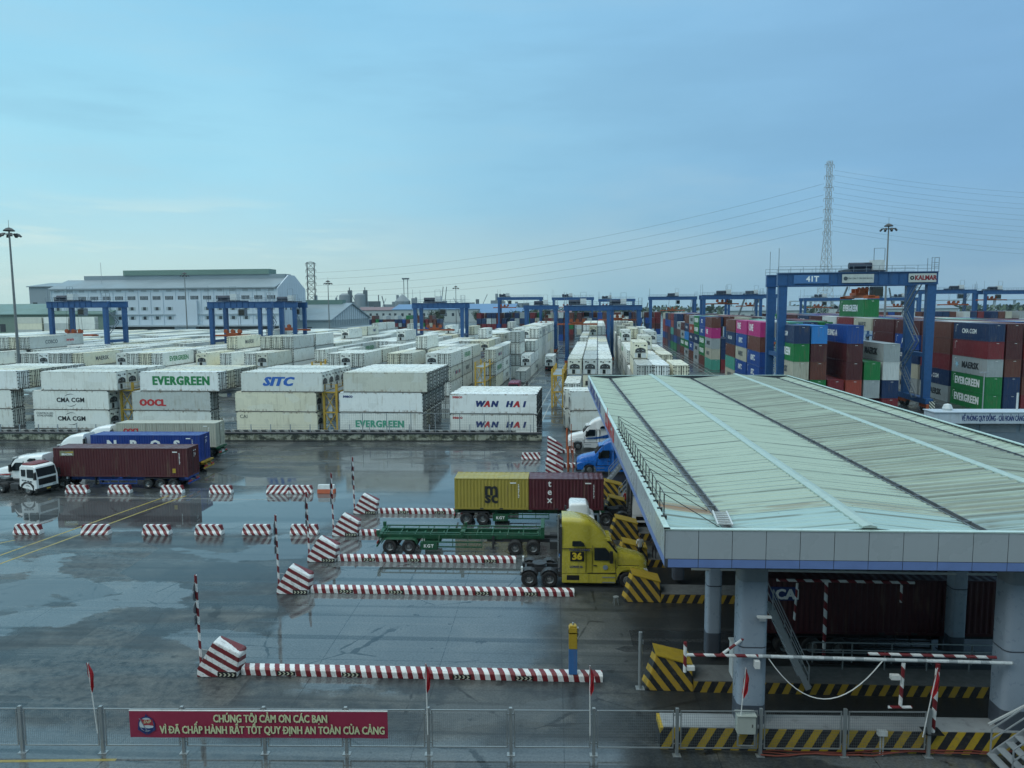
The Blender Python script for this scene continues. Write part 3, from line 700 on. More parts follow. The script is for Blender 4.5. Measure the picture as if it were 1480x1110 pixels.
# yellow plug-in racks between the front stacks
def rack(u,v,hh,label):
    x,y,_=yw(u,v); e=empty('reefer_rack',(x,y,0),-TH,label,'rack','yellow reefer plug-in racks')
    f=MB()
    for a in (-.95,.95):
        for c in (0,7.5,13.5): f.box(a-.15,a+.15,c-.15,c+.15,0,hh+1.1)
    for z in (RH,2*RH):
        if z>hh+.1: continue
        for a in (-.95,.95): f.box(a-.06,a+.06,.1,13.4,z-.12,z+.02)
        for c in (0,7.5,13.5): f.box(-.85,.85,c-.06,c+.06,z-.1,z+.02)
    f.build('frame',RACKY,e)
    d=MB()
    for z in (RH,2*RH):
        if z>hh+.1: continue
        d.box(-.85,.85,.07,13.4,z+.021,z+.05)
    d.build('walkway',STEEL,e)
    r_=MB()
    for z in (0,RH):
        r_.bar((-.8,-.03,z+.1),(.8,-.03,z+RH-.15),.1); r_.bar((.8,-.12,z+.1),(-.8,-.12,z+RH-.15),.1); r_.bar((-.85,-.05,z+RH-.1),(.85,-.05,z+RH-.1),.16)
    for z in (hh+.55,hh+1.05): 
        r_.bar((-.85,0,z),(.85,0,z),.05); r_.bar((.95,.1,z),(.95,13.4,z),.05); r_.bar((-.95,.1,z),(-.95,13.4,z),.05)
    r_.build('brace',RACKY,e)
    s=MB(); s.box(-.35,.2,.12,.5,2.0,4.6); s.build('socket_cabinet',LGREY,e)
rack(-38.2,103.4,5.8,'yellow rack tower between the SITC and seaco stacks')
rack(-70.2,104.4,5.8,'yellow rack tower between the CMA CGM and OOCL stacks')
rack(-6.9,131,5.8,'yellow rack beside the front of the middle reefer block')
rack(-23.2,147,5.8,'yellow rack between inner reefer stacks left of the road')
rack(-57,147,5.8,'yellow rack between inner reefer stacks behind the SITC stack')
# ---------------------------------------------------------------- rubber tyred gantry cranes (built in the yard's frame)
def rtg(u,v,span,ztop,wb,label,trolley=.5,spread=6.,detail=1,box=False,gh=1.5,lw=.85,sp_len=6.1):
    x,y,_=yw(u,v); e=empty('gantry_crane',(x,y,0),-TH,label,'crane','gantry cranes over the container stacks')
    zg=ztop-gh
    for yy in (0,wb):
        b=MB(); b.box(-.9,span+.9,yy-.45,yy+.45,zg,ztop)
        if detail:
            for k in range(1,int(span/1.6)): b.box(-.9+k*1.6,-.84+k*1.6,yy-.6,yy+.6,zg+.1,ztop-.1)
            b.box(-.9,span+.9,yy-.72,yy+.72,zg-.08,zg,); b.box(-.9,span+.9,yy-.72,yy+.72,ztop,ztop+.08)
        b.build('girder',CRBLUE,e)
        for xx in (0,span):
            l=MB(); sgn=1 if xx==0 else -1
            l.loft([[(xx-lw/2,yy-.5,1.6),(xx+lw/2,yy-.5,1.6),(xx+lw/2,yy+.5,1.6),(xx-lw/2,yy+.5,1.6)],[(xx-lw*.6,yy-.55,zg),(xx+lw*.6,yy-.55,zg),(xx+lw*.6,yy+.55,zg),(xx-lw*.6,yy+.55,zg)]],0,False)
            l.build('leg',CRBLUE,e)
    for xx in (0,span):
        b=MB(); b.box(xx-.6,xx+.6,-1.6,wb+1.6,1.35,2.25); b.build('sill_beam',CRBLUE,e); b=MB(); b.box(xx-.3,xx+.3,.6,wb-.6,9.,9.7); b.build('cross_tie',CRBLUE,e)
        for yy in (-.2,wb+.2):
            k=MB(); k.box(xx-.4,xx+.4,yy-1.5,yy+1.5,.75,1.35); k.box(xx-.55,xx+.55,yy-1.7,yy-1.55,.35,1.4) if yy<0 else k.box(xx-.55,xx+.55,yy+1.55,yy+1.7,.35,1.4); k.build('bogie',ORANGE if detail else CRBLUE,e)
            for d in (-.8,.8):
                wmb=MB(); wmb.lathe([(.3,-.28),(.72,-.28),(.75,-.15),(.75,.15),(.72,.28),(.3,.28)],(xx,yy+d,.75),'X',18); wh=wmb.build('wheel',TYRE,e)
                if detail>1: rm=MB(); rm.lathe([(.001,.26),(.16,.27),(.32,.24),(.33,.26)],(xx,yy+d,.75),'X',14); rm.lathe([(.001,-.26),(.16,-.27),(.32,-.24),(.33,-.26)],(xx,yy+d,.75),'X',14); rm.build('rim',RIM,wh)
    tx=span*trolley; b=MB()
    b.box(tx-2.6,tx+2.8,.2,wb-.2,ztop+.15,ztop+.4); b.box(tx-2.6,tx+.8,1,wb-1,ztop+.4,ztop+.7)
    for k in range(4 if detail else 2): b.lathe([(.001,-.5),(.55,-.5),(.55,.5),(.001,.5)],(tx-2.1+k*(1.0 if detail else 2.),1.6,ztop+1.2),'X',12)
    b.box(tx-.2,tx+.7,1.2,2.6,ztop+.6,ztop+1.7); b.box(tx-1.8,tx-.6,2.8,4.4,ztop+.4,ztop+1.5); b.build('trolley',M('machinery_blue',(.014,.024,.05),.5,streak=.3),e)
    b=MB(); b.box(tx+.95,tx+2.75,.6,2.6,ztop+.45,ztop+2.1); b.build('electric_house',LGREY,e)
    rl=MB()
    for z in (.55,1.1):
        for yy in (-.65,wb+.65): rl.bar((-.9,yy,ztop+z),(span+.9,yy,ztop+z),.05)
    for k in range(int(span/2)+1):
        for yy in (-.65,wb+.65): rl.bar((-.9+k*2,yy,ztop+.08),(-.9+k*2,yy,ztop+1.1),.05)
    if detail:
        for xx in (span-.3,span+.8):
            for yy in (-.7,.9): rl.bar((xx,yy,ztop),(xx,yy,ztop+2.3),.07)
        for z in (.8,1.5,2.3): rl.bar((span-.3,-.7,ztop+z),(span+.8,-.7,ztop+z),.05); rl.bar((span+.8,-.7,ztop+z),(span+.8,.9,ztop+z),.05)
        rl.bar((tx+1,.6,ztop+2),(tx+1,.6,ztop+4.0),.08); rl.bar((tx+2.7,.6,ztop+2),(tx+2.7,.6,ztop+4.0),.08); rl.bar((tx+1,.6,ztop+4),(tx+2.7,.6,ztop+4.),.06)
    for xx,yy in ((-.7,0),(-.3,wb)): rl.tube([(xx,yy,ztop),(xx,yy,ztop+4.2)],.05,5)
    rl.build('railing',CRSTEEL,e)
    b=MB(); b.box(tx+2.,tx+3.6,wb*.5-.9,wb*.5+.9,zg-2.2,zg-.25); c=b.build('operator_cab',CRSTEEL,e)
    g_=MB(); g_.box(tx+1.97,tx+3.63,wb*.5-.93,wb*.5-.9,zg-1.9,zg-.6); g_.build('window',GLASS,c)
    zs=spread; yy=wb/2; L=sp_len
    b=MB(); b.box(tx-L,tx+L,yy-1.15,yy-.85,zs+.1,zs+.45) if sp_len>6 and not box else None
    if box: L=sp_len
    b.box(tx-L,tx+L,yy-.5,yy+.5,zs+.12,zs+.55); b.box(tx-L,tx-L+.3,yy-1.2,yy+1.2,zs,zs+.42); b.box(tx+L-.3,tx+L,yy-1.2,yy+1.2,zs,zs+.42)
    b.box(tx-1.6,tx+1.6,yy-1.,yy+1.,zs+.55,zs+1.0)
    for k in (-1.9,0,1.9): b.lathe([(.001,-.15),(.55,-.15),(.55,.15),(.001,.15)],(tx+k,yy-.6,zs+1.45),'Y',14); b.box(tx+k-.2,tx+k+.2,yy-.5,yy+.6,zs+.9,zs+1.7)
    if box: b.v=[(tx-(q[1]-yy),yy+(q[0]-tx),q[2]) for q in b.v]   # long side along the stack
    sp=b.build('spreader',ORANGE,e)
    cb=MB()
    for k in (-1.9,1.9):
        for q in (-.6,.6): cb.tube([(tx+k,yy+q,zs+1.4),(tx+k*.8,yy+q,zg+.5)],.03,5)
    cb.build('hoist_rope',DARK,sp)
    st=MB(); n=4 if detail else 2                                # zig-zag stairs beside one leg
    for k in range(n):
        z0=2.2+k*(zg-2.2)/n; z1=2.2+(k+1)*(zg-2.2)/n; a,c=(1.2,wb-1.2) if k%2==0 else (wb-1.2,1.2)
        for xx in (span-.95,span-1.65): st.bar((xx,a,z0),(xx,c,z1),.08,.22); st.bar((xx,a,z0+1),(xx,c,z1+1),.05)
        for q in range(9): f=q/9; st.box(span-1.65,span-.95,a+(c-a)*f-.1,a+(c-a)*f+.1,z0+(z1-z0)*f,z0+(z1-z0)*f+.04)
    st.build('stairs',CRSTEEL,e); return e
UC=lambda px,v:v*math.tan(math.atan((px-740)/1080)-math.atan(123/1080))
c41=rtg(30.8,130.4,23.5,23.0,8.2,'large blue gantry crane 41T lifting a green container at the right',.58,18.75,2,True,1.95,1.15,6.1)
b=MB(); b.box(1.6,7.2,-.735,-.722,21.3,22.7); b.build('number_panel',M('panel_blue',(.06,.16,.36),.5),c41)
text_on(c41,'41T',(4.6,-.74,22.0),1.25,LW,bold=.03,name='number')
b=MB(); b.box(9.3,14.3,-.735,-.722,21.35,22.75); pn=b.build('sign_panel',M('sign_white',(.45,.48,.46),.5),c41)
text_on(c41,'TỔNG CÔNG TY TÂN CẢNG SÀI GÒN',(12.1,-.74,22.05),.36,LGR,bold=.01,squash=.62,name='sign_lettering')
b=MB(); b.lathe([(.001,-.01),(.33,-.01),(.33,.01),(.001,.01)],(9.85,-.74,22.05),'Y',16); b.build('sign_emblem',LGR,c41)
b=MB(); b.box(19.7,24.0,-.735,-.722,21.35,22.75); b.build('maker_plate',M('sign_white'),c41)
text_on(c41,'KALMAR',(22.35,-.74,22.02),1.05,M('maroon_letter',(.22,.01,.02),.5),bold=.05,squash=.83,name='maker_lettering')
b=MB(); b.lathe([(.12,-.01),(.34,-.01),(.34,.01),(.12,.01)],(20.25,-.74,22.05),'Y',16); b.build('maker_emblem',LB,c41)
for xx in (-.3,23.8):
    b=MB(); b.box(xx-.45,xx+.45,-1.98,-1.95,.35,1.9); b.build('hazard_plate',stripes('hazard_plate',(.6,.6,.5),(.02,.02,.02),.5,.5,(1,0,1)),c41)
hx,hy,_=yw(30.8+.58*23.5,130.4+4.1)
hc=make_dry((hx,hy,15.72),-TH+PI/2,DC['green'],[('EVERGREEN',-.4,1.4,1.5,LW,dict(bold=.06,squash=.84,space=1.14))],'green EVERGREEN container hanging from the spreader of crane 41T',None,40,2)
rtg(-145.1,185.6,15.6,19.9,8,'leftmost blue gantry crane, before the pale warehouse',.22,10.6,1)
rtg(-100.,185.8,15.8,19.5,7.5,'blue gantry crane with lowered orange spreader, second from the left',.25,10.4,1)
rtg(-100.,214,10.8,19.5,7.5,'blue gantry crane partly hidden behind the second one from the left',.7,11,1)
rtg(-55.1,224,14.5,19.0,8,'blue gantry crane before the grey gabled shed, third from the left',.35,10.5,1)
rtg(-27.4,289,11.4,18.2,8,'narrow blue gantry crane at the left kerb of the yard road',.5,10,1)
rtg(-9.2,228,12.6,18.0,8,'narrow blue gantry crane whose near leg stands on the yard road',.25,12,1)
rtg(4.8,243,8.6,18.0,8,'narrow blue gantry crane over the right reefer block',.2,13,1)
rtg(-51.8,395,22.,22.8,8,'tall blue gantry crane over the far blocks, left of three',.12,17,0)
rtg(-23.,398,20.4,22.5,8,'tall blue gantry crane over the far blocks, middle of three',.35,17,0)
rtg(1.5,434,19.2,21.8,8,'tall blue gantry crane over the far blocks, right of three',.2,17,0)
rtg(26.8,382,21.7,22.2,8,'blue gantry crane over the far end of the coloured block',.5,15,1)
rtg(40.5,293,20.9,21.6,8,'blue gantry crane over the middle of the coloured block',.35,18.0,1)
rtg(58.5,345,20.,22.4,8,'blue gantry crane behind the left leg of crane 41T',.5,17,1)
rtg(UC(1162,380),380,20.7,21.,8,'blue gantry crane seen under the girder of crane 41T',.35,16,0)
rtg(UC(1262,400),400,20.7,21.,8,'blue gantry crane beyond 41T between its right legs',.6,16,0)
rtg(137,339,21.7,23.6,8,'blue gantry crane at the right over the right-hand blocks',.7,17,1)
rtg(170,353,22,23.4,8,'rightmost blue gantry crane, cut by the picture edge',.2,19,1)

# ---------------------------------------------------------------- gate canopy
def roofz(X):
    pts=[(4.2,9.33),(6.92,8.99),(11.86,9.5),(16.71,8.99),(22.0,9.54),(26.9,9.02),(28.2,9.26)]
    for (a,z),(b_,q) in zip(pts,pts[1:]):
        if a<=X<=b_: return z+(q-z)*(X-a)/(b_-a)
def roof_mat():
    m=bpy.data.materials.new('roof_sheet'); m.use_nodes=True; t=NT(m.node_tree); b=t.n['Principled BSDF']; tc=t.node('ShaderNodeTexCoord').outputs['Object']; X,Y,Z=t.sep(tc)
    base=t.mix(t.noise(t.vmul(tc,(.12,.5,1)),1.,5,.6),(.30,.385,.315),(.37,.445,.36))
    # newer bluish sheets along the front eave
    base=t.mix(t.math('LESS_THAN',Y,31.2),base,t.mix(t.noise(tc,.6,4),(.28,.41,.40),(.34,.475,.455)))
    st=t.noise(t.vmul(tc,(.10,3.0,1)),1.,5,.65); base=t.mix(t.math('MULTIPLY',t.ramp(st,.54,.70),.45),base,(.16,.19,.14))
    rightpart=t.math('MULTIPLY',t.ramp(X,16.0,17.6),t.ramp(X,27.2,26.5)); st2=t.noise(t.vmul(tc,(.05,2.2,1),(3,5,0)),1.,4,.6)
    base=t.mix(t.math('MULTIPLY',t.math('MULTIPLY',rightpart,t.ramp(st2,.40,.58)),.28),base,(.10,.095,.08))
    band=t.math('MULTIPLY',t.ramp(Y,31.2,31.4),t.ramp(Y,32.6,32.0)); rn=t.noise(t.vmul(tc,(.5,3.,1)),1.,4,.6)
    k=t.math('MULTIPLY',t.math('MULTIPLY',band,t.ramp(X,7.3,6.5)),t.ramp(rn,.30,.5)); base=t.mix(t.math('MULTIPLY',k,.9),base,(.26,.13,.055))
    k2=t.math('MULTIPLY',band,t.math('MULTIPLY',t.ramp(rn,.45,.62),.55)); base=t.mix(k2,base,(.20,.15,.10))
    gut=t.math('MAXIMUM',t.ramp(t.math('ABSOLUTE',t.math('SUBTRACT',X,6.92)),1.3,.2),t.math('MAXIMUM',t.ramp(t.math('ABSOLUTE',t.math('SUBTRACT',X,16.71)),1.2,.2),t.ramp(t.math('ABSOLUTE',t.math('SUBTRACT',X,26.9)),1.,.2)))
    gn=t.noise(t.vmul(tc,(.3,2.2,1)),1.,5,.7); base=t.mix(t.math('MULTIPLY',t.math('MULTIPLY',gut,t.ramp(gn,.48,.66)),.8),base,(.09,.08,.07))
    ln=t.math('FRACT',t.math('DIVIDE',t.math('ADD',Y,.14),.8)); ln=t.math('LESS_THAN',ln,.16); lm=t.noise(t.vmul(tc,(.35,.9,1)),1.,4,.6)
    base=t.mix(t.math('MULTIPLY',t.math('MULTIPLY',ln,t.ramp(lm,.25,.55)),.8),base,(.10,.13,.11))  # trough dirt, painted as dark lines to bring out the faint rib shading
    rb=t.math('LESS_THAN',t.math('FRACT',t.math('DIVIDE',t.math('ADD',Y,.02),.66)),.5); base=t.mix(t.math('MULTIPLY',t.math('MULTIPLY',rb,rightpart),t.math('MULTIPLY',t.ramp(st2,.25,.55),.42)),base,(.15,.16,.13))  # broader dirty troughs on the right part, likewise deepening rib shading in the colour
    sp=t.noise(tc,5.,4,.7); base=t.mix(t.math('MULTIPLY',t.ramp(sp,.66,.72),.6),base,(.08,.09,.07))
    t.put(b.inputs['Base Color'],base); b.inputs['Roughness'].default_value=.42; return m
can=empty('gate_canopy',(0,0,0),0,'large pale green canopy roof over the truck gate lanes, on grey columns','canopy')
Y0,Y1,XL,XR=27.9,91.4,4.24,28.2
pts=[4.5,7.05,7.35,12.2,12.5,17.25,17.55,22.75,23.05,27.85,28.15,29.25]
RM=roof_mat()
for a,c in ((4.34,6.77),(7.07,11.71),(12.01,16.56),(16.86,21.85),(22.15,26.75),(27.05,28.1)):
    b=MB(); y=Y0+.12; pit=.5 if c<17.3 or a>27 else .66; seq=[]; dp=.035 if c<17.3 or a>27 else .075
    while y+pit<Y1-.1: seq+=[(y,0),(y+pit*.55,0),(y+pit*.66,dp),(y+pit*.89,dp)]; y+=pit
    seq.append((y,0))
    for (p,d),(q,e) in zip(seq,seq[1:]): b.face([(a,p,roofz(a)+d),(c,p,roofz(c)+d),(c,q,roofz(c)+e),(a,q,roofz(a)+e)])
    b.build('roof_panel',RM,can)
CAP=M('ridge_cap',(.38,.49,.45),.4,streak=.2); GUT=M('gutter_metal',(.20,.22,.23),.4,metal=.3,var=.4,scale=1.2)
for x in (11.86,22.0):
    b=MB(); z=roofz(x); b.prism([(x-.27,z-.01),(x-.26,z+.05),(x,z+.11),(x+.26,z+.05),(x+.27,z-.01)],Y0+.1,Y1-.1,'Y'); b.build('ridge_cap',CAP,can)
for x in (6.92,16.71,26.9):
    b=MB(); z=roofz(x)-.12; b.box(x-.16,x+.16,Y0+.1,Y1-.1,z-.06,z); b.box(x-.2,x-.15,Y0+.1,Y1-.1,z-.06,z+.2); b.box(x+.15,x+.2,Y0+.1,Y1-.1,z-.06,z+.2)
    for k in range(31): b.box(x-.2,x+.2,Y0+.5+k*2.03,Y0+.56+k*2.03,z+.16,z+.22)
    b.build('gutter',GUT,can)
FAS=M('fascia_panel',(.38,.43,.46),.32,var=.05,scale=.4,streak=.12,scol=(.25,.28,.28)); FBL=M('fascia_blue',(.16,.25,.52),.4,var=.1); SEAM=M('panel_seam',(.06,.07,.08),.6)
def fascia(name,p,q,n,zb=7.92,zt=9.37,out=(0,-1)):
    p=Vector((p[0],p[1],0));q=Vector((q[0],q[1],0));d=(q-p); L=d.length; d/=L; o_=Vector((out[0],out[1],0))
    b=MB()
    def slab(a,c,z0,z1,o0,o1,m):
        r=[p+d*a+o_*o0,p+d*c+o_*o0,p+d*c+o_*o1,p+d*a+o_*o1]
        b.mesh([(v.x,v.y,z0) for v in r]+[(v.x,v.y,z1) for v in r],[(3,2,1,0),(4,5,6,7),(0,1,5,4),(1,2,6,5),(2,3,7,6),(3,0,4,7)],m)
    slab(0,L,zb,zt,-.12,-.012,2); wd=L/n
    for k in range(n):
        slab(k*wd+.012,(k+1)*wd-.012,zb+.34,zt-.01,-.01,0,0); slab(k*wd+.012,(k+1)*wd-.012,zb,zb+.315,-.01,-.002,1)
    slab(-.02,L+.02,zt,zt+.05,-.2,.02,3)
    return b.build(name,[FAS,FBL,SEAM,M('coping',(.50,.64,.60),.35)],can)
fascia('front_fascia',(XL,Y0),(XR,Y0),19)
fascia('side_fascia',(XL,Y1),(XL,Y0),52,out=(-1,0))
fascia('side_fascia',(XR,Y0),(XR,Y1),52,out=(1,0))
fascia('rear_fascia',(XR,Y1),(XL,Y1),19,out=(0,1))
# lettering along the left fascia: blue words at the far end, red towards the camera
SIGNB=M('fascia_letter_blue',(.05,.07,.30),.5); SIGNR=M('fascia_letter_red',(.50,.04,.04),.5)
text_on(can,'TÂN CẢNG - CÁT LÁI',(XL-.015,76.2,8.72),1.45,SIGNB,'-X',name='lettering',bold=.04,squash=1.32)
text_on(can,'CỔNG B',(XL-.015,56.2,8.72),1.5,SIGNR,'-X',name='lettering',bold=.05,squash=1.55)
b=MB(); b.box(4.4,28.0,28.1,91.2,7.82,7.9); b.build('ceiling',M('ceiling_panel',(.07,.08,.085),.6),can)
b=MB()
for yy in range(32,91,6): b.box(4.5,28,yy-.12,yy+.12,7.4,7.82)
b.build('roof_beam',M('beam_grey',(.08,.085,.09),.5),can)
COLM=M('column_panel',(.29,.35,.42),.35,var=.05,streak=.12,scol=(.25,.28,.29)); COLD=M('column_dark',(.075,.09,.115),.45)
def column(x,y,wx,wy,z0=0.,big=True):
    def ring(z,s=1.,n=5):
        r=min(wx,wy)*.22*s; P=[]
        for cx_,cy_,a0 in ((1,1,0),(-1,1,90),(-1,-1,180),(1,-1,270)):
            for k in range(n): a=R(a0+90*k/(n-1)); P.append((x+cx_*(wx*s/2-r)+r*math.cos(a),y+cy_*(wy*s/2-r)+r*math.sin(a),z))
        return P
    b=MB(); b.loft([ring(z0),ring(z0+1.15)],1); b.loft([ring(z0+1.15,.985),ring(z0+3.55,.985)],0); b.loft([ring(3.56+z0,.96),ring(3.62+z0,.96)],1); b.loft([ring(z0+3.62,.985),ring(6.9,.985)],0); b.loft([ring(6.9,.97),ring(7.82,.97)],2)
    return b.build('column',[COLM,COLD,M('column_head',(.24,.28,.31),.4)],can)
for x in (8.0,18.35,27.3): column(x,29.7,1.15,1.1,.6)
for yy in (36.9,47.3,59.2,71,83):
    for x in (8.05,19.95,27.3): column(x,yy,.75,.75,.3)
# walkway railing on the roof edge
b=MB(); ys=[29.6+1.18*k for k in range(19)]
for y in ys: b.tube([(4.44,y,9.3),(4.44,y,10.35)],.026,6); b.box(4.33,4.55,y-.06,y+.06,9.3,9.47)
for z in (9.85,10.35): b.tube([(4.44,ys[0],z),(4.44,ys[-1],z)],.02,6)
for k in range(0,19,2): b.tube([(4.44,ys[k],10.35),(6.6,ys[k]-.2,roofz(6.6)+.03)],.018,5)
b.build('roof_railing',DARK,can)
ld=empty('roof_ladder',(6.9,30.2,9.03),R(-6),'short pale metal ladder lying over the roof gutter','ladder')
b=MB()
for x in (-.28,.28): b.box(x-.03,x+.03,-.95,1.05,.12,.2)
b.build('rail',LGREY,ld); b=MB()
for k in range(6): b.box(-.25,.25,-.8+k*.32,-.74+k*.32,.13,.19)
b.build('rung',LGREY,ld)

# ---------------------------------------------------------------- lane islands
ISY=[34.4,44.95,50.85,56.8,63.1]
def nose_red(y,label,barend,pole=True,group='red and white lane islands'):
    e=empty('lane_island',(-17.35,y,0),0,label,'traffic island',group)
    b=MB()                                                    # tilted wedge block, high blunt end to the left
    A=[(0,-.55,0),(0,.55,0),(.25,.55,.75),(1.15,.5,2.08),(1.15,-.5,2.08),(.12,-.55,.75)]
    prof=[(0,0),(0.02,.42),(.78,1.66),(.9,1.7),(2.08,1.16),(2.12,1.06),(2.02,.45),(1.98,0)]
    hw=lambda x,z:.56-.2*z/2
    L=[(x,-hw(x,z),z) for x,z in prof]; Rr=[(x,hw(x,z),z) for x,z in prof]
    b.loft([L,Rr],0,False); d=b.build('nose_block',RWDRUM,e,bevel=.03)
    ar=MB()
    for k in range(4):
        x0=1.12+k*.21
        ar.face([(x0,-.583,.07),(x0+.08,-.583,.07),(x0+.16,-.583,.155),(x0+.08,-.583,.155)]); ar.face([(x0+.08,-.583,.155),(x0+.16,-.583,.155),(x0+.08,-.583,.24),(x0,-.583,.24)])
    bk=MB(); bk.box(1.05,1.97,-.58,-.5,.03,.28); bk.build('arrow_plate',BLACK,e); ar.build('arrow_marking',M('arrow_cream',(.55,.55,.42),.6),e)
    k=MB(); k.prism([(-.30,0),(-.30,.30),(-.2,.38),(.2,.38),(.30,.30),(.30,0)],2.1,barend+17.35,'X'); k.build('kerb_bar',RWBAR,e,bevel=.015)
    for xx in (3.9,7.1,12.5,15.5):
        if xx<barend+16:
            bk=MB(); bk.box(xx,xx+.9,-.308,-.28,.04,.25); bk.build('arrow_plate',BLACK,e); ar=MB()
            for q in range(4):
                x0=xx+.06+q*.2; ar.face([(x0,-.311,.06),(x0+.08,-.311,.06),(x0+.16,-.311,.145),(x0+.08,-.311,.145)]); ar.face([(x0+.08,-.311,.145),(x0+.16,-.311,.145),(x0+.08,-.311,.23),(x0,-.311,.23)])
            ar.build('arrow_marking',M('arrow_cream'),e)
    if pole:
        p=MB(); p.tube([(.0,-.05,0),(-.06,-.05,4.95)],.065,10); p.build('marker_pole',RWPOLE,e)
        p=MB()
        for z,tp in ((4.5,3),(3.95,16),(3.3,16),(2.75,4)):
            if tp==16: p.lathe([(.001,-.01),(.3,-.01),(.3,.012),(.001,.012)],(-.12,-.02,z),'X',16)
            elif tp==3: p.prism([(-.32,z-.28),(.28,z-.28),(-.02,z+.28)],-.135,-.115,'X')
            else: p.box(-.135,-.115,-.25,.25,z-.28,z+.2)
        p.build('road_sign',M('sign_back',(.13,.15,.17),.5),e)
        p=MB(); p.tube([(-.03,-.05,1.2),(.5,-.05,1.1)],.02,6); p.build('brace',STEEL,e)
for k,(y,xe,lab) in enumerate(zip(ISY,(2.35,1.3,-2.6,-9.2,-3.),('nearest red and white lane island with striped nose block and kerb','red and white lane island in front of the yellow tractor','red and white lane island in front of the green trailer','short red and white lane island behind the green trailer','farthest red and white lane island, beside the MSC trailer'))):
    nose_red(y,lab,xe)
pb=empty('bollard_post',(.93,34.3,.38),0,'post yellow above and blue below on the nearest island','post')
b=MB(); b.box(-.2,.2,-.2,.2,0,1.25); b.build('lower_half',M('post_blue',(.05,.17,.42),.5,streak=.4),pb); b=MB(); b.box(-.2,.2,-.2,.2,1.25,2.3); b.box(-.22,.22,-.22,.22,2.02,2.06); b.box(-.16,.16,-.16,.16,2.3,2.38); b.build('upper_half',YEL,pb,bevel=.02)
b=MB(); b.box(.2,.27,-.1,.1,1.85,2.25); b.tube([(0,0,2.38),(0,0,2.5)],.04,8); b.build('cap_fitting',GREY,pb)
b=MB(); b.tube([(0,0,0),(0,0,2.75)],.09,12); gp=b.build('steel_post',STEEL,None,(4.05,33.65,0)); tag(gp,'plain galvanised steel post before the nearest yellow and black block','post')
b=MB(); b.box(-.2,.2,-.2,.2,0,.03); b.box(-.08,.14,-.05,.05,2.2,2.35); b.build('base_plate',STEEL,gp)
def nose_yellow(y,label,sc_=1.,bar=True):
    e=empty('lane_island',(4.3,y,0),0,label,'traffic island','yellow and black lane islands under the canopy')
    b=MB()
    lo=[(0,-.75),(2.2,-.78),(2.2,.78),(0.15,.75),(-.15,0)]
    def P(pts,z,dx=0,s=1.): return [(x+dx,yy*s,z) for x,yy in pts]
    hi=[(.5,-.55),(2.05,-.62),(2.05,.62),(.5,.55),(.36,0)]
    r0=P(lo,0); r1=[(.5,-.56,1.62),(2.12,-.64,1.2),(2.12,.64,1.2),(.5,.56,1.62),(.38,0,1.64)]
    b.loft([r0,r1],0,False); b.build('nose_block',YB,e,bevel=.03)
    t_=MB(); t_.loft([[(.46,-.6,1.64),(2.16,-.68,1.22),(2.16,.68,1.22),(.46,.6,1.64)],[(.46,-.6,1.70),(2.16,-.68,1.28),(2.16,.68,1.28),(.46,.6,1.70)]],0,False); t_.build('cap_plate',YEL,e)
    k=MB(); k.box(2.2,24,-.8,.8,0,.52,0); k.build('kerb',YBK,e); k=MB(); k.box(2.21,24,-.78,.78,.52,.56); k.build('deck',CONC,e)
for y,lab in zip([34.2,44.7,50.9,56.8,63.1,69.],('nearest yellow and black island under the canopy edge','yellow and black island before the yellow tractor','yellow and black island beside the tractor hood','yellow and black island right of the maroon tex container','yellow and black island under the far canopy','farthest yellow and black island under the canopy')): nose_yellow(y,lab)
def wedge(x,y,label):
    e=empty('striped_wedge',(x,y,0),0,label,'traffic island','slanted striped blocks at the exit lanes')
    b=MB(); prof=[(0,0),(0,1.95),(.35,1.9),(1.75,.95),(1.85,.75),(1.85,0)]
    b.prism(prof,-.55,.55,'Y'); b.build('block',stripes('red_white_wedge',(.72,.73,.72),(.2,.02,.03),.5,.5,(.55,0,1),dirt=.25),e,bevel=.03)
    k=MB(); k.prism([(-.4,0),(-.4,.4),(.4,.4),(.4,0)],1.9,3.4,'X'); k.build('kerb_bar',RWBAR,e)
for x,y,l in((-.8,77.3,'slanted red and white block behind the maroon tex container'),(-.7,82.3,'slanted red and white block left of the blue tractor'),(-.7,90.5,'slanted red and white block left of the white tractor')): wedge(x,y,l)
for x,y in ((1.6,78.5),(1.7,90.6)):
    b=MB(); b.tube([(0,0,0),(0,0,3.0)],.12,10); b.tube([(.5,-.5,0),(.5,-.5,3.6)],.05,8); q=b.build('bollard_post',ORANGE,None,(x,y,0)); tag(q,'thin orange and steel posts beside the '+('blue' if y<80 else 'white')+' tractor','post')

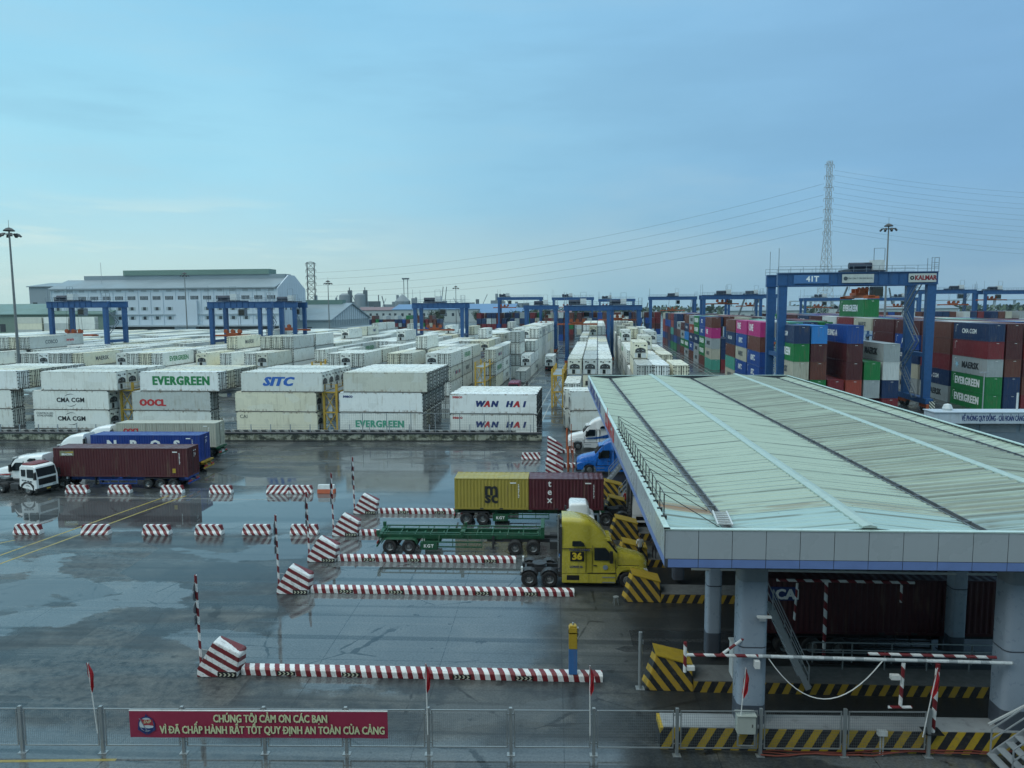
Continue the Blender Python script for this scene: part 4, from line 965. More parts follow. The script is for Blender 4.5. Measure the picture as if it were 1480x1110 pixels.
# ---------------------------------------------------------------- loose striped barriers
def barrier(x,y,rz,label):
    b=MB(); pr=[(-.33,0),(-.33,.16),(-.2,.34),(-.16,.78),(.16,.78),(.2,.34),(.33,.16),(.33,0)]
    b.loft([[(-1.1+(.0 if z<.5 else .08),q,z) for q,z in pr],[(1.1-(.0 if z<.5 else .08),q,z) for q,z in pr]],0,False)
    me=_bar if _bar else b.data('barrier',RW,.015)
    o=link('concrete_barrier',me,None,(x,y,0),rz); tag(o,label,'barrier','red and white concrete barriers'); return o
_bar=None
o=barrier(-46.45,69.2,0,'striped barrier in the far row, in front of the maroon truck cab gap'); _bar=o.data
for x,y,rz,l in((-42.2,69.3,.02,'striped barrier in the far row before the blue trailer frame'),(-37.0,69.4,-.02,'striped barrier in the far row before the trailer wheels'),(-32.2,69.5,.01,'striped barrier in the far row, just right of the maroon truck'),(-26.6,69.6,PI,'left of two barriers touching end to end in the far row'),(-24.35,69.7,0,'right of two barriers touching end to end in the far row'),
  (-42.,56.15,0,'leftmost striped barrier in the near row'),(-36.45,56.25,PI+.03,'striped barrier in the near row beside the double yellow line'),(-31.5,56.35,0,'striped barrier in the near row, third from the left'),(-27.3,56.5,-.02,'striped barrier in the near row, fourth from the left'),(-23.5,56.65,.01,'striped barrier in the near row, fifth from the left'),(-19.7,56.8,.02,'rightmost striped barrier in the near row, beside an island nose'),(-2.6,86.3,.03,'lone striped barrier far back near the exit lanes')): barrier(x,y,rz,l)
wb_=empty('plastic_barrier',(-21.9,69.8,0),.02,'orange plastic barrier with white upper half','barrier')
b=MB(); b.prism([(-.3,0),(-.25,.42),(.25,.42),(.3,0)],-.85,.85,'X'); b.build('lower_half',M('barrier_orange',(.55,.13,.06),.5),wb_,bevel=.03)
b=MB(); b.prism([(-.24,.42),(-.16,.85),(.16,.85),(.24,.42)],-.8,.8,'X'); b.build('upper_half',M('barrier_white',(.65,.68,.68),.5),wb_,bevel=.03)

# ---------------------------------------------------------------- near fence, banner, flags
def fy(x): return 28.25+.035*x
posts=[-24.8+3.3*k for k in range(13)]
MESHM=M('fence_mesh',(.16,.18,.19),.5,metal=.2)
fpost=None
for k,x in enumerate(posts):
    b=MB(); b.box(-.06,.06,-.06,.06,0,1.98); b.box(-.16,.16,-.13,.13,0,.02); b.lathe([(.001,1.99),(.05,1.98),(.05,1.96)],(0,0,0),'Z',8)
    o=b.build('fence_post',STEEL,None,(x,fy(x),0),.035); tag(o,f'{ordw(k)} grey steel post of the near mesh fence from the left','fence post','posts of the near fence')
pm=None
for k,x in enumerate(posts[:-1]):
    x0,x1=.13,3.17
    if pm is None:
        f=MB()
        for z in (.32,1.86): f.box(x0,x1,-.022,.022,z-.022,z+.022)
        for q in (x0+.02,x1-.02): f.box(q-.022,q+.022,-.021,.021,.34,1.84)
        for q in (0.06,3.24): 
            for z in (.5,1.7): f.box(min(q,x0),max(q,x0),-.012,.012,z-.02,z+.02) if q<1 else f.box(x1,q,-.012,.012,z-.02,z+.02)
        wv=MB(); n=38
        for q in range(1,n): xx=x0+(x1-x0)*q/n; wv.box(xx-.0022,xx+.0022,-.003,.003,.34,1.84)
        for q in range(1,13): zz=.34+1.5*q/13; wv.box(x0+.02,x1-.02,-.0035,.0035,zz-.002,zz+.002)
        pm=f.data('fence_frame',STEEL); wm=wv.data('wire_mesh',MESHM)
    o=link('mesh_fence',pm,None,(x,fy(x),0),.035); tag(o,f'{ordw(k)} wire mesh fence panel from the left of the near fence','fence','panels of the near fence'); link('wire_mesh',wm,o)
bn=empty('banner',(-11.8,fy(-11.8)-.10,0),.035,'dark red banner with cream Vietnamese lettering and a round emblem, tied to the fence','banner')
BR=M('banner_red',(.30,.024,.065),.5,var=.08,scale=1.5)
b=MB(); nx=24
for i in range(nx):
    xa,xb=-5.2+10.4*i/nx,-5.2+10.4*(i+1)/nx; w_=lambda x:.012*math.sin(x*2.1)+.008*math.sin(x*5)
    b.face([(xa,w_(xa),.72),(xb,w_(xb),.72),(xb,w_(xb)*.4,1.83),(xa,w_(xa)*.4,1.83)],0,True)
    b.face([(xa,w_(xa)+.02,.72),(xb,w_(xb)+.02,.72),(xb,w_(xb)*.4+.02,1.83),(xa,w_(xa)*.4+.02,1.83)],0,True)
b.box(-5.2,5.2,.0,.04,1.83,1.865,1); b.build('cloth',[BR,WH],bn)
text_on(bn,'CHÚNG TÔI CẢM ƠN CÁC BẠN',(.5,-.035,1.53),.45,LY,bold=.04,squash=.70,name='upper_line')
text_on(bn,'VÌ ĐÃ CHẤP HÀNH RẤT TỐT QUY ĐỊNH AN TOÀN CỦA CẢNG',(.55,-.035,1.05),.45,LY,bold=.04,squash=.70,name='lower_line')
b=MB(); ex,ez=-4.5,1.28
b.lathe([(.001,-.0),(.31,0),(.31,-.012),(.001,-.012)],(ex,-.02,ez),'Y',24,1); b.lathe([(.29,-.014),(.34,-.014),(.34,-.004)],(ex,-.022,ez),'Y',24,2)
b.face([(ex-.27,-.037,ez+.25),(ex-.03,-.037,ez+.20),(ex+.25,-.037,ez+.22),(ex+.29,-.037,ez-.05),(ex+.05,-.037,ez-.02),(ex-.12,-.037,ez-.04)],0)
b.face([(ex-.3,-.039,ez+.27),(ex-.26,-.039,ez+.27),(ex+.05,-.039,ez-.3),(ex+.01,-.039,ez-.3)],3)
b.face([(ex-.26,-.036,ez-.12),(ex-.1,-.036,ez-.27),(ex+.2,-.036,ez-.24),(ex+.27,-.036,ez-.12),(ex+.1,-.036,ez-.16)],2)
for s in (-1,1): b.face([(ex+s*.34,-.036,ez-.06),(ex+s*.36,-.036,ez-.22),(ex+s*.02,-.036,ez-.44),(ex+s*.02,-.036,ez-.34),(ex+s*.26,-.036,ez-.2)],2)
b.face([(ex-.06,-.036,ez+.34),(ex+.06,-.036,ez+.34),(ex,-.036,ez+.46)],2)
b.build('emblem',[M('emblem_red',(.36,.03,.05),.5),M('emblem_white',(.55,.63,.66),.5),LN,M('emblem_grey',(.2,.25,.3),.5)],bn)
text_on(bn,'SNP',(ex+.03,-.042,ez+.11),.17,LY,bold=.01,shear=.2,name='emblem_lettering')
flag_seed=random.Random(4)
for x,lean,zt,lab in((-18.3,-.22,3.9,'red flag on a white pole at the left, before the striped islands'),(-5.0,-.03,3.92,'red flag on a white pole just right of the banner'),(1.45,-.02,3.85,'red flag on a white pole in front of the nearest island end'),(7.3,.22,3.78,'red flag on a white pole in front of the near grey column'),(14.5,.42,3.8,'red flag on a white pole left of the right-hand column')):
    y=fy(x)-.13; e=empty('flag_on_pole',(x,y,0),0,lab,'flag','red flags on the near fence')
    b=MB(); top=Vector((lean if lean>0 else lean,0,zt-.05)); bot=Vector((-lean*.0,0,.9)); b.tube([bot,top],.022,8); b.build('pole',WH,e)
    f=MB(); n=10; d=(top-bot).normalized(); wv=[];
    for i in range(n+1):                                       # limp wet cloth hanging along the pole
        q=top-d*(1.15*i/n); wd=.04+.13*math.sin(PI*min(1,i/n*1.02))**.8*(1 if i<9 else .7)
        wv.append([q+Vector((k/4*wd+(.015*math.sin(i*1.3+k)),.05*math.sin(k*1.9+i*.35),-.10*k/4)) for k in range(-1,5)])
    f.loft(wv,0,True,False,False); f.build('cloth',DRED,e)
# ---------------------------------------------------------------- trucks (local +X = forward, origin under the front bumper)
def wheel_data(dual=True):
    b=MB(); w_=.56 if dual else .30
    b.lathe([(.28,0),(.46,-.01),(.51,.03),(.51,w_-.03),(.46,w_+.01),(.28,w_)],(0,-w_/2,0),'Y',28)
    if dual: b.lathe([(.512,w_/2-.05),(.40,w_/2-.04),(.40,w_/2+.04),(.512,w_/2+.05)],(0,-w_/2,0),'Y',28)
    t_=b.data('tyre',TYRE); r=MB()
    for s in (-1,1):
        o=s*w_/2
        if dual: r.lathe([(.29,o*.98),(.285,o*.55),(.2,o*.35),(.13,o*.42),(.12,o*.9),(.001,o*.92)],(0,0,0),'Y',24)
        else: r.lathe([(.29,o*.98),(.27,o*.9),(.21,o*1.05),(.12,o*1.1),(.11,o*1.35),(.001,o*1.38)],(0,0,0),'Y',24)
        for k in range(8): a=k*PI/4; q=o*(.42 if dual else 1.08); r.cbox((.17*math.cos(a),q,.17*math.sin(a)),(.035,.05,.035),1)
    return t_,r.data('rim',[RIM,DARK])
WD=wheel_data(True); WS=wheel_data(False)
def wheel(parent,x,y,dual=True,z=.51):
    d=WD if dual else WS; o=link('wheel',d[0],parent,(x,y,z)); link('rim',d[1],o); return o
def ring_(x,hw,z0,z1,r=.22,taper=1.,n=4):
    """cross section at x: straight sides, rounded upper corners, narrowing by `taper` at the top"""
    P=[(x,-hw,z0)]; ht=hw*taper; r=min(r,(z1-z0)*.45,ht*.6)
    for k in range(n+1): a=PI-PI/2*k/n; P.append((x,-ht+r+r*math.cos(a),z1-r+r*math.sin(a)))
    for k in range(n+1): a=PI/2-PI/2*k/n; P.append((x,ht-r+r*math.cos(a),z1-r+r*math.sin(a)))
    P.append((x,hw,z0)); return P
def tractor(name,loc,rz,col,label,lettering=None,stripe=None,roof=3.95,daycab=False,group=None):
    e=empty(name,loc,rz,label,'truck',group)
    PM=M('truck_'+col[0],col[1],.25,var=.08,coat=.45,streak=.38,scol=(.10,.095,.075))
    b=MB()
    hood=[(.0,.55,.78,1.30,.3,.85),(-.06,.8,.72,1.52,.35,.82),(-.2,.95,.72,1.70,.35,.80),(-.55,1.0,.85,1.88,.36,.80),(-1.2,1.03,1.0,2.04,.36,.80),(-1.95,1.08,1.0,2.20,.34,.82),(-2.0,1.08,1.0,2.20,.34,.82)]
    b.loft([ring_(x,h,a,c,r,tp) for x,h,a,c,r,tp in hood],0); b.build('hood',PM,e)
    t_=max(roof,3.35); cab=[(-1.96,1.1,.98,2.2,.2,.84),(-2.12,1.12,.95,2.42,.24,.83),(-2.55,1.14,.95,2.98,.26,.82),(-2.62,1.15,.95,3.06,.3,.82),(-3.0,1.16,.95,3.06+(t_-3.1)*.42,.34,.80),(-3.4,1.17,.95,3.06+(t_-3.1)*.68,.36,.80),(-3.78,1.18,.95,3.06+(t_-3.1)*.86,.38,.81),(-3.86,1.24,.95,3.06+(t_-3.1)*.89,.38,.81),(-4.35,1.25,.95,t_-.06,.38,.82),(-4.8,1.25,.95,t_,.36,.84),(-5.5,1.25,.95,t_,.32,.86)]
    b=MB(); b.loft([ring_(x,h,a,c,r,tp) for x,h,a,c,r,tp in cab],0); b.build('cab',PM,e)
    for s in (-1,1):
        f=MB(); arc=[(-1.35+.66*math.cos(a),.52+.66*math.sin(a)) for a in [PI*k/10 for k in range(11)]]
        outer=[(-2.05,.52),(-2.05,1.25),(-1.9,1.42),(-1.0,1.40),(-.4,1.25),(-.02,1.05),(-.05,.52)]
        f.prism(arc+outer,s*.86,s*1.2,'Y'); f.build('fender',PM,e,bevel=.03)
        f=MB(); f.prism([(-2.08,.30),(-2.08,.95),(-5.5,.95),(-5.5,.30)],s*1.0,s*1.235,'Y'); f.build('side_skirt',PM,e,bevel=.04)
        f=MB()
        for z in (.35,.68): f.box(-2.95,-2.15,s*1.2,s*1.26,z,z+.06)
        f.build('step',STEEL,e)
        g_=MB(); g_.prism([(-2.78,1.72),(-2.78,2.34),(-2.6,2.38),(-2.33,2.1),(-2.25,1.72)] if False else [(-3.45,1.78),(-3.45,2.58),(-2.74,2.58),(-2.3,2.05),(-2.24,1.78)],s*1.02,s*1.168,'Y'); g_.build('side_window',GLASS,e)
        g_=MB(); g_.prism([(-4.85,2.72),(-4.85,2.98),(-4.78,3.03),(-4.3,3.03),(-4.1,2.88),(-4.05,2.72)],s*1.1,s*1.235,'Y'); g_.build('sleeper_window',GLASS,e)
        m=MB(); m.box(-2.5,-2.3,s*1.32,s*1.58,1.72,2.45); m.bar((-2.4,s*1.1,2.35),(-2.4,s*1.45,2.37),.05); m.bar((-2.4,s*1.1,1.8),(-2.4,s*1.45,1.82),.05); m.build('mirror',BLACK,e,bevel=.02)
        h=MB(); h.prism([(.0,.92),(-.06,1.16),(-.5,1.24),(-.42,1.0)],s*.72,s*1.0 if False else s*1.03,'Y'); h.build('headlight',M('headlight_glass',(.45,.48,.5),.1),e,bevel=.02)
        h=MB(); h.box(-3.5,-3.28,s*1.15,s*1.2,1.42,1.47); h.build('door_handle',BLACK,e)
        q=MB(); q.box(-4.0,-3.975,s*1.1,s*1.256,1.0,2.6); q.box(-5.5,-3.62,s*1.2,s*1.256,2.55,2.575); q.box(-5.5,-2.1,s*1.1,s*1.24,.945,.975); q.box(-3.8,-3.78,s*1.1,s*1.24,.32,.94); q.box(-1.95,-.6,s*1.0,s*1.05,1.42,1.44); q.build('panel_seam',BLACK,e)
        q=MB(); q.box(-5.2,-4.4,s*1.1,s*1.24,.5,.82); q.build('vent_grille',BLACK,e); q=MB(); q.tube([(-5.7,s*.95,1.),(-5.7,s*.95,roof-.3)],.07,8) if s>0 else q.box(-5.75,-5.6,s*1.05,s*.85,1.2,1.9); q.build('exhaust_stack',RIM,e)
        q=MB(); q.box(-3.6,-3.58,s*1.1,s*1.186,.98,2.75); q.box(-2.12,-2.10,s*1.08,s*1.155,.98,1.8); q.build('door_seam',BLACK,e)
    wsn=MB(); pass
    wsn.prism([(-1.96,2.24),(-2.50,2.99),(-2.7,2.95),(-2.2,2.15)],-.9,.9,'Y'); wsn.build('windscreen',GLASS,e)
    v=MB(); v.prism([(-2.32,2.98),(-2.42,3.08),(-2.85,3.16),(-2.7,2.98)],-.98,.98,'Y'); v.build('sun_visor',PM,e,bevel=.02)
    k=MB(); k.box(.0,.09,-1.1,1.1,.32,.74); k.box(-.5,.02,-1.17,-1.0,.34,.74); k.box(-.5,.02,1.0,1.17,.34,.74); k.build('bumper',DARK if col[0]!='yellow' else PM,e,bevel=.03)
    k=MB(); k.box(-.12,.012,-.55,.55,.78,1.25)
    for q in range(5): k.box(.012,.03,-.52,.52,.82+q*.09,.86+q*.09)
    k.build('grille',BLACK,e)
    k=MB()
    for s in (-.43,.43): k.box(-8.1,-.6,s-.05,s+.05,.72,1.0)
    for x in (-5.7,-6.6,-7.9): k.box(x,x+.12,-.38,.38,.74,.98)
    k.box(-5.75,-5.5,-1.0,1.0,.6,.95); k.box(-8.14,-8.08,-1.15,1.15,.75,.95); k.build('chassis',DARK,e)
    k=MB(); k.lathe([(.001,.06),(.48,.06),(.48,.0),(.001,0)],(-6.95,0,1.16),'Z',18); k.box(-7.3,-6.6,-.4,.4,1.0,1.16); k.build('fifth_wheel',DARK,e)
    for x in (-6.3,-7.6):
        for s in (-1,1):
            wheel(e,x,s*.93); m=MB(); ar=[(x+.62*math.cos(R(a)),.53+.62*math.sin(R(a))) for a in range(20,161,20)]; ar2=[(x+.59*math.cos(R(a)),.53+.59*math.sin(R(a))) for a in range(160,19,-20)]
            for (p,q),(p2,q2),(p3,q3),(p4,q4) in zip(ar,ar[1:],ar2[::-1],ar2[::-1][1:]): m.mesh([(p,s*.64,q),(p2,s*.64,q2),(p4,s*.64,q4),(p3,s*.64,q3),(p,s*1.24,q),(p2,s*1.24,q2),(p4,s*1.24,q4),(p3,s*1.24,q3)],[(0,1,2,3),(7,6,5,4),(0,4,5,1),(1,5,6,2),(2,6,7,3),(3,7,4,0)])
            m.build('mudguard',DARK,e)
    for s in (-1,1): wheel(e,-1.35,s*1.02,False)
    for s in (-1,1):
        k=MB(); k.box(-5.62,-5.5,s*.62,s*1.2,1.0,roof-.5); k.build('side_extender',DARK,e)
        k=MB(); k.box(-8.12,-8.0,s*.85,s*1.16,.95,1.25); k.build('tail_lamp',LGREY,e)
    if stripe:
        k=MB()
        for s in (-1,1): k.prism(stripe[1],s*1.16,s*1.262,'Y')
        k.build('side_stripe',stripe[0],e)
    if lettering:
        for s,x,z,size,mat,kw in lettering:
            for f,sg in (('-Y',-1),('+Y',1)): text_on(e,s,(x,sg*1.258,z),size,mat,f,**kw)
    return e
YT=('yellow',(.47,.40,.05))
yt=tractor('tractor_unit',(6.05,47.4,0),0,YT,'yellow long-nosed tractor unit with black 36 badge on its sleeper','' and None or [('36',-4.55,2.05,.62,M('badge_yellow',(.62,.46,.03),.5),dict(bold=.05)),('THÀNH LONG',-4.4,2.47,.2,LN,dict(bold=.03)),('LONG 36',-4.6,1.38,.2,LN,dict(bold=.03))],roof=4.45)
b=MB()
for s in (-1,1): b.box(-4.98,-4.1,s*1.2,s*1.2565,1.74,2.36)
b.build('number_badge',BLACK,yt,bevel=.02)
b=MB()
for s in (-1,1): b.lathe([(.001,0),(.16,0),(.16,s*.01),(.001,s*.01)],(-2.75,s*1.165,1.33),'Y',18)
b.build('door_emblem',M('door_emblem',(.2,.26,.32),.4),yt)
b=MB(); b.box(-5.56,-5.51,-1.15,1.15,1.0,3.7); b.box(-5.7,-5.5,-.9,-.3,1.1,1.9,1); b.build('cab_back',[DARK,CRBLUE],yt)
def trailer(loc,rz,Lt,col,label,axles,box=None,landing=True,guard=True,z0=1.15,name='container_trailer',kgt=False):
    """skeletal trailer: rear at local x=0, front at x=Lt"""
    e=empty(name,loc,rz,label,'trailer'); m=M('trailer_'+col[0],col[1],.5,streak=.4,var=.2)
    b=MB()
    for s in (-.5,.5):
        b.box(.1,Lt-.1,s-.07,s+.07,z0-.05,z0); b.box(.1,Lt-.1,s-.03,s+.03,z0-.42,z0-.05); b.box(.1,Lt-3.2,s-.08,s+.08,z0-.46,z0-.42)
    for k in range(9): x=.6+k*(Lt-1.2)/8; b.box(x-.05,x+.05,-.47,.47,z0-.3,z0-.12)
    for x in (.05,Lt/2-.1,Lt-.4): b.box(x,x+.3,-1.2,1.2,z0-.16,z0-.0); 
    if not box:
        for s in (-1,1): b.box(.3,Lt-.3,s*1.12-.04,s*1.12+.04,z0-.02,z0+.06); 
        for k in range(11): x=.5+k*(Lt-1.)/10; b.box(x-.03,x+.03,-1.12,1.12,z0-.1,z0-.03)
        for x in (.0,Lt-.3,Lt/2): b.box(x,x+.22,-1.21,-1.0,z0,z0+.3); b.box(x,x+.22,1.,1.21,z0,z0+.3)
    b.build('frame',m,e)
    for x in axles:
        for s in (-1,1): wheel(e,x,s*.93)
        a=MB(); a.tube([(x,-.9,.51),(x,.9,.51)],.07,8); a.build('axle',DARK,e)
    for s in (-1,1):
        a=MB(); x0,x1=min(axles)-.62,max(axles)+.62; pr=[(x0,.75),(x0+.12,1.0),(x0+.35,1.09),(x1-.35,1.09),(x1-.12,1.0),(x1,.75),(x1-.05,.75),(x1-.16,.97),(x1-.37,1.05),(x0+.37,1.05),(x0+.16,.97),(x0+.05,.75)]
        a.prism(pr,s*.66,s*1.22,'Y') if z0>1.2 or not box else a.box(x0+.2,x1-.2,s*.66,s*1.2,1.03,1.06); a.build('mudguard',m if not box else DARK,e)
        if guard:
            a=MB(); gx0,gx1=max(axles)+1.1,Lt-4.6
            for z in (.5,.85): a.box(gx0,gx1,s*1.15-.02,s*1.15+.02,z,z+.09)
            for k in range(5): x=gx0+k*(gx1-gx0)/4; a.bar((x,s*1.15,.5),(x,s*.5,z0-.1) if k%2 else (x,s*1.15,z0-.05),.05)
            a.build('side_guard',m,e)
        if landing: a=MB(); a.box(Lt-3.9,Lt-3.75,s*.6-.08,s*.6+.08,.28,z0-.1); a.box(Lt-4.0,Lt-3.65,s*.6-.15,s*.6+.15,.24,.28); a.build('landing_leg',DARK,e)
    a=MB(); a.box(-.02,.06,-1.2,1.2,.5,.64); 
    for s in (-.5,.5): a.box(0,.06,s-.05,s+.05,.6,z0-.3)
    for s in (-1,1): a.box(-.03,.03,s*.75-.3,s*.75+.3,.68,.84,1)
    a.build('rear_bumper',[m,RED],e)
    if kgt:
        a=MB(); x=max(axles)+.85
        for s in (-1,1): a.box(x,x+1.25,s*.75,s*1.2,.32,.86)
        kb=a.build('toolbox',m,e,bevel=.02)
        for f,sg in (('-Y',-1),('+Y',1)): text_on(e,'KGT',(x+.62,sg*1.205,.6),.32,LW,f,bold=.03,name='lettering',space=1.25)
        a=MB(); a.box(Lt-.35,Lt-.1,-1.15,1.15,z0,z0+.62); a.build('headboard',m,e)
    return e
GREEN=('green',(.012,.085,.042)); TBLUE=('blue',(.015,.06,.28)); TDARK=('dark',(.03,.035,.04)); TYEL=('yellow',(.4,.26,.03))
# near green skeletal trailer and its white tractor
trailer((-12.85,53.5,0),0,12.3,GREEN,'empty green skeletal trailer marked KGT behind the yellow tractor',(.95,2.35),kgt=True,z0=1.42)
# MSC and tex on one trailer
trailer((-8.15,60.9,0),0,12.4,GREEN,'dark green KGT trailer carrying the MSC and tex containers',(1.0,2.35),True,kgt=True,z0=1.3)
make_dry((-5.05,60.9,1.31),0,(.34,.27,.05,1),[('m',.0,1.68,1.5,LB,dict(bold=.035)),('sc',.0,.98,1.35,LB,dict(bold=.035))],'yellow MSC box container on the rear half of the green trailer',None,20)
make_dry((1.06,60.9,1.31),0,(.09,.018,.026,1),[('t\ne\nx',-1.35,1.5,.75,LW,dict(bold=.02))],'maroon tex box container on the front half of the green trailer',None,20)
tractor('tractor_unit',(11.9,60.9,0),0,('white',(.74,.76,.75)),'white tractor unit under the canopy, pulling the MSC and tex boxes',roof=3.6)
# left group
trailer((-36.2,72.2,0),PI,13.7,TBLUE,'blue three-axle trailer under the long maroon container',(1.6,2.9,4.2),True,z0=1.2)
o=make_dry((-43.05,72.2,1.21),0,(.085,.016,.020,1),[],'long maroon container with yellow and white Beacon badge on the blue trailer',None,45)
b=MB()
for sg in (-1,1): b.box(-6.2,-4.75,sg*1.2,sg*1.223,2.12,2.62)
bd=b.build('maker_badge',M('badge_olive',(.20,.20,.12),.5),o)
b=MB()
for sg in (-1,1): b.face([(-5.85,sg*1.2255,2.42),(-4.8,sg*1.2255,2.56),(-4.8,sg*1.2255,2.40)] if sg<0 else [(-5.1,sg*1.2255,2.42),(-6.15,sg*1.2255,2.56),(-6.15,sg*1.2255,2.40)])
b.build('badge_stroke',YEL,o); text_on(o,'BEACON',(-5.45,-1.2265,2.26),.27,LW,bold=.03,name='badge_lettering')
b=MB()
for sg in (-1,1): b.box(5.3,5.62,sg*1.2,sg*1.224,.42,.86)
b.build('warning_label',YEL,o)
tractor('tractor_unit',(-56.75,72.2,0),PI,('white',(.74,.76,.75)),'white long-nosed tractor unit pulling the maroon container, facing left',roof=3.3,stripe=(RED,[(-2.2,1.35),(-.6,1.28),(-.6,1.36),(-2.2,1.47)]))
trailer((-37.9,79.2,0),PI,12.4,TYEL,'yellow trailer under the blue NBOS container',(1.4,2.7),True,z0=1.3)
make_dry((-44.4,79.2,1.31),0,(.014,.045,.24,1),[('N  B  O  S',-.2,1.75,1.45,LW,dict(bold=.05,space=1.3))],'royal blue container with big white NBOS letters, behind the maroon one',None,40)
tractor('tractor_unit',(-56.9,79.2,0),PI,('white',(.74,.76,.75)),'white tall-roofed tractor unit pulling the blue NBOS container',roof=4.25)
trailer((-39.8,87.,0),PI,12.4,GREEN,'green trailer under the beige OOCL container by the yard wall',(1.5,2.8),True,z0=1.4)
make_dry((-46.2,87.,1.41),0,(.45,.44,.36,1),[('OOCL',-4.2,1.95,.7,LR,dict(bold=.06))],'beige corrugated OOCL container on a trailer by the yard wall',None,40)
tractor('tractor_unit',(-58.6,87.,0),PI,('white',(.74,.76,.75)),'white tractor unit farthest back, pulling the beige OOCL container',roof=3.9)
# cab-over trucks
def cabover(loc,rz,label,defl,zr=0.):
    e=empty('tractor_unit',loc,rz,label,'truck')
    CW=M('truck_white2',(.74,.76,.75),.25,var=.05,coat=.4)
    b=MB(); b.loft([ring_(x,h,a,c,r,tp) for x,h,a,c,r,tp in [(.0,1.18,.55,1.75,.06,.98),(.0,1.2,.55,1.8,.06,.98),(-.22,1.2,.55,2.75,.16,.93),(-.45,1.2,.55,2.92,.2,.92),(-1.95,1.2,.75,2.95,.2,.92),(-2.15,1.18,.9,2.8,.2,.92)]],0); b.build('cab',CW,e)
    b=MB(); b.prism([(.015,1.82),(-.17,2.62),(-.3,2.62),(-.12,1.82)],-1.02,1.02,'Y'); b.build('windscreen',GLASS,e)
    for s in (-1,1):
        b=MB(); b.prism([(-.3,1.75),(-.42,2.55),(-1.12,2.55),(-1.12,1.75)],s*1.08,s*1.215,'Y'); b.build('side_window',GLASS,e)
        b=MB(); b.prism([(-1.4,1.85),(-1.4,2.5),(-1.85,2.5),(-1.85,1.85)],s*1.08,s*1.215,'Y'); b.build('rear_side_window',GLASS,e)
        b=MB(); b.box(-.1,.12,s*1.24,s*1.42,1.6,2.3); b.bar((-.1,s*1.1,2.3),(0,s*1.35,2.3),.04); b.build('mirror',BLACK,e)
        b=MB(); ar=[(-1.15+.7*math.cos(PI*k/10),.5+.7*math.sin(PI*k/10)) for k in range(11)]; b.prism(ar+[(-1.95,.5),(-1.95,1.0),(-1.5,1.3),(-.8,1.3),(-.35,1.0),(-.35,.5)],s*.9,s*1.215,'Y'); b.build('wheel_arch',BLACK,e)
        b=MB(); b.box(-.02,.06,s*.75-.2,s*.75+.2,.72,.95); b.build('headlight',M('headlight_glass'),e)
        wheel(e,-1.15,s*1.03,False,.52); wheel(e,-4.6,s*.93); wheel(e,-5.9,s*.93)
    b=MB(); b.box(-.25,.1,-1.2,1.2,.35,.72); b.build('bumper',BLACK,e,bevel=.03)
    b=MB(); b.box(-.02,.03,-.95,.95,1.0,1.62); 
    for q in range(6): b.box(.03,.045,-.92,.92,1.05+q*.095,1.09+q*.095)
    b.build('grille',BLACK,e)
    b=MB(); b.loft([ring_(x,h,2.9,c,.18,.9) for x,h,c in ((-.5,.8,3.02),(-.62,.95,3.12+zr*.8),(-.8,1.0,3.18+zr),(-1.85,1.05,3.2+zr),(-2.0,1.0,3.1+zr))],0); b.build('roof_deflector',defl,e,bevel=.03)
    b=MB(); b.tube([(-2.25,.6,1.0),(-2.25,.6,3.2)],.08,8); b.build('snorkel',BLACK,e)
    b=MB()
    for s in (-.43,.43): b.box(-8,-.5,s-.05,s+.05,.75,1.0)
    b.box(-5.6,-4.9,-.4,.4,1.,1.2); b.box(-3.4,-2.4,-1.15,-.6,.45,1.0); b.box(-3.4,-2.4,.6,1.15,.45,1.0); b.build('chassis',DARK,e)
    b=MB(); b.box(.02,.11,-.2,.2,.5,.64); b.build('number_plate',YEL,e)
    b=MB()
    for k in range(4): b.box(-1.8+k*.34,-1.58+k*.34,-1.222,-1.2,1.42-.03*k,1.52-.03*k)
    b.build('door_marking',LGR,e)
    return e
cabover((-49.3,69.0,0),R(-14),'white cab-over truck with red roof deflector at the left edge, facing right',M('deflector_red',(.15,.012,.016),.5),-.12)
cabover((3.15,53.5,0),0,'white cab-over tractor hidden behind the yellow one, only its roof showing',M('truck_white2'),.55)
# exit-lane tractors facing left
tractor('tractor_unit',(1.75,93.2,0),PI,('white',(.74,.76,.75)),'white tractor unit with blue side stripe leaving from under the canopy',roof=4.1,stripe=(M('stripe_blue',(.02,.10,.36),.3),[(-5.4,1.55),(-2.3,1.42),(-2.3,1.5),(-4.0,1.72),(-5.4,2.1)]))
tractor('tractor_unit',(2.5,79.7,0),PI,('sky_blue',(.015,.16,.60)),'bright blue tractor unit leaving from under the canopy',roof=3.9)
tractor('tractor_unit',(7.2,69.5,0),PI,('white',(.74,.76,.75)),'white tractor unit deep under the canopy behind the steel stairs',roof=3.3)
# truck under the canopy
trailer((10.2,38.4,0),0,13.4,TDARK,'dark trailer under the canopy carrying a maroon CAI container',(1.6,2.9,4.2),True,z0=1.2)
make_dry((17.35,38.4,1.21),0,(.06,.014,.018,1),[],'maroon container on a trailer under the canopy, with a CAI badge',None,45)
cai=[o for o in COL.objects if o.get('label','').endswith('CAI badge')][0]
b=MB(); b.box(-6.4,-5.0,-1.23,-1.2,1.75,2.45); b.build('badge_panel',LN,cai)
text_on(cai,'CAI',(-5.55,-1.235,2.05),.72,LW,bold=.05,name='badge_lettering')
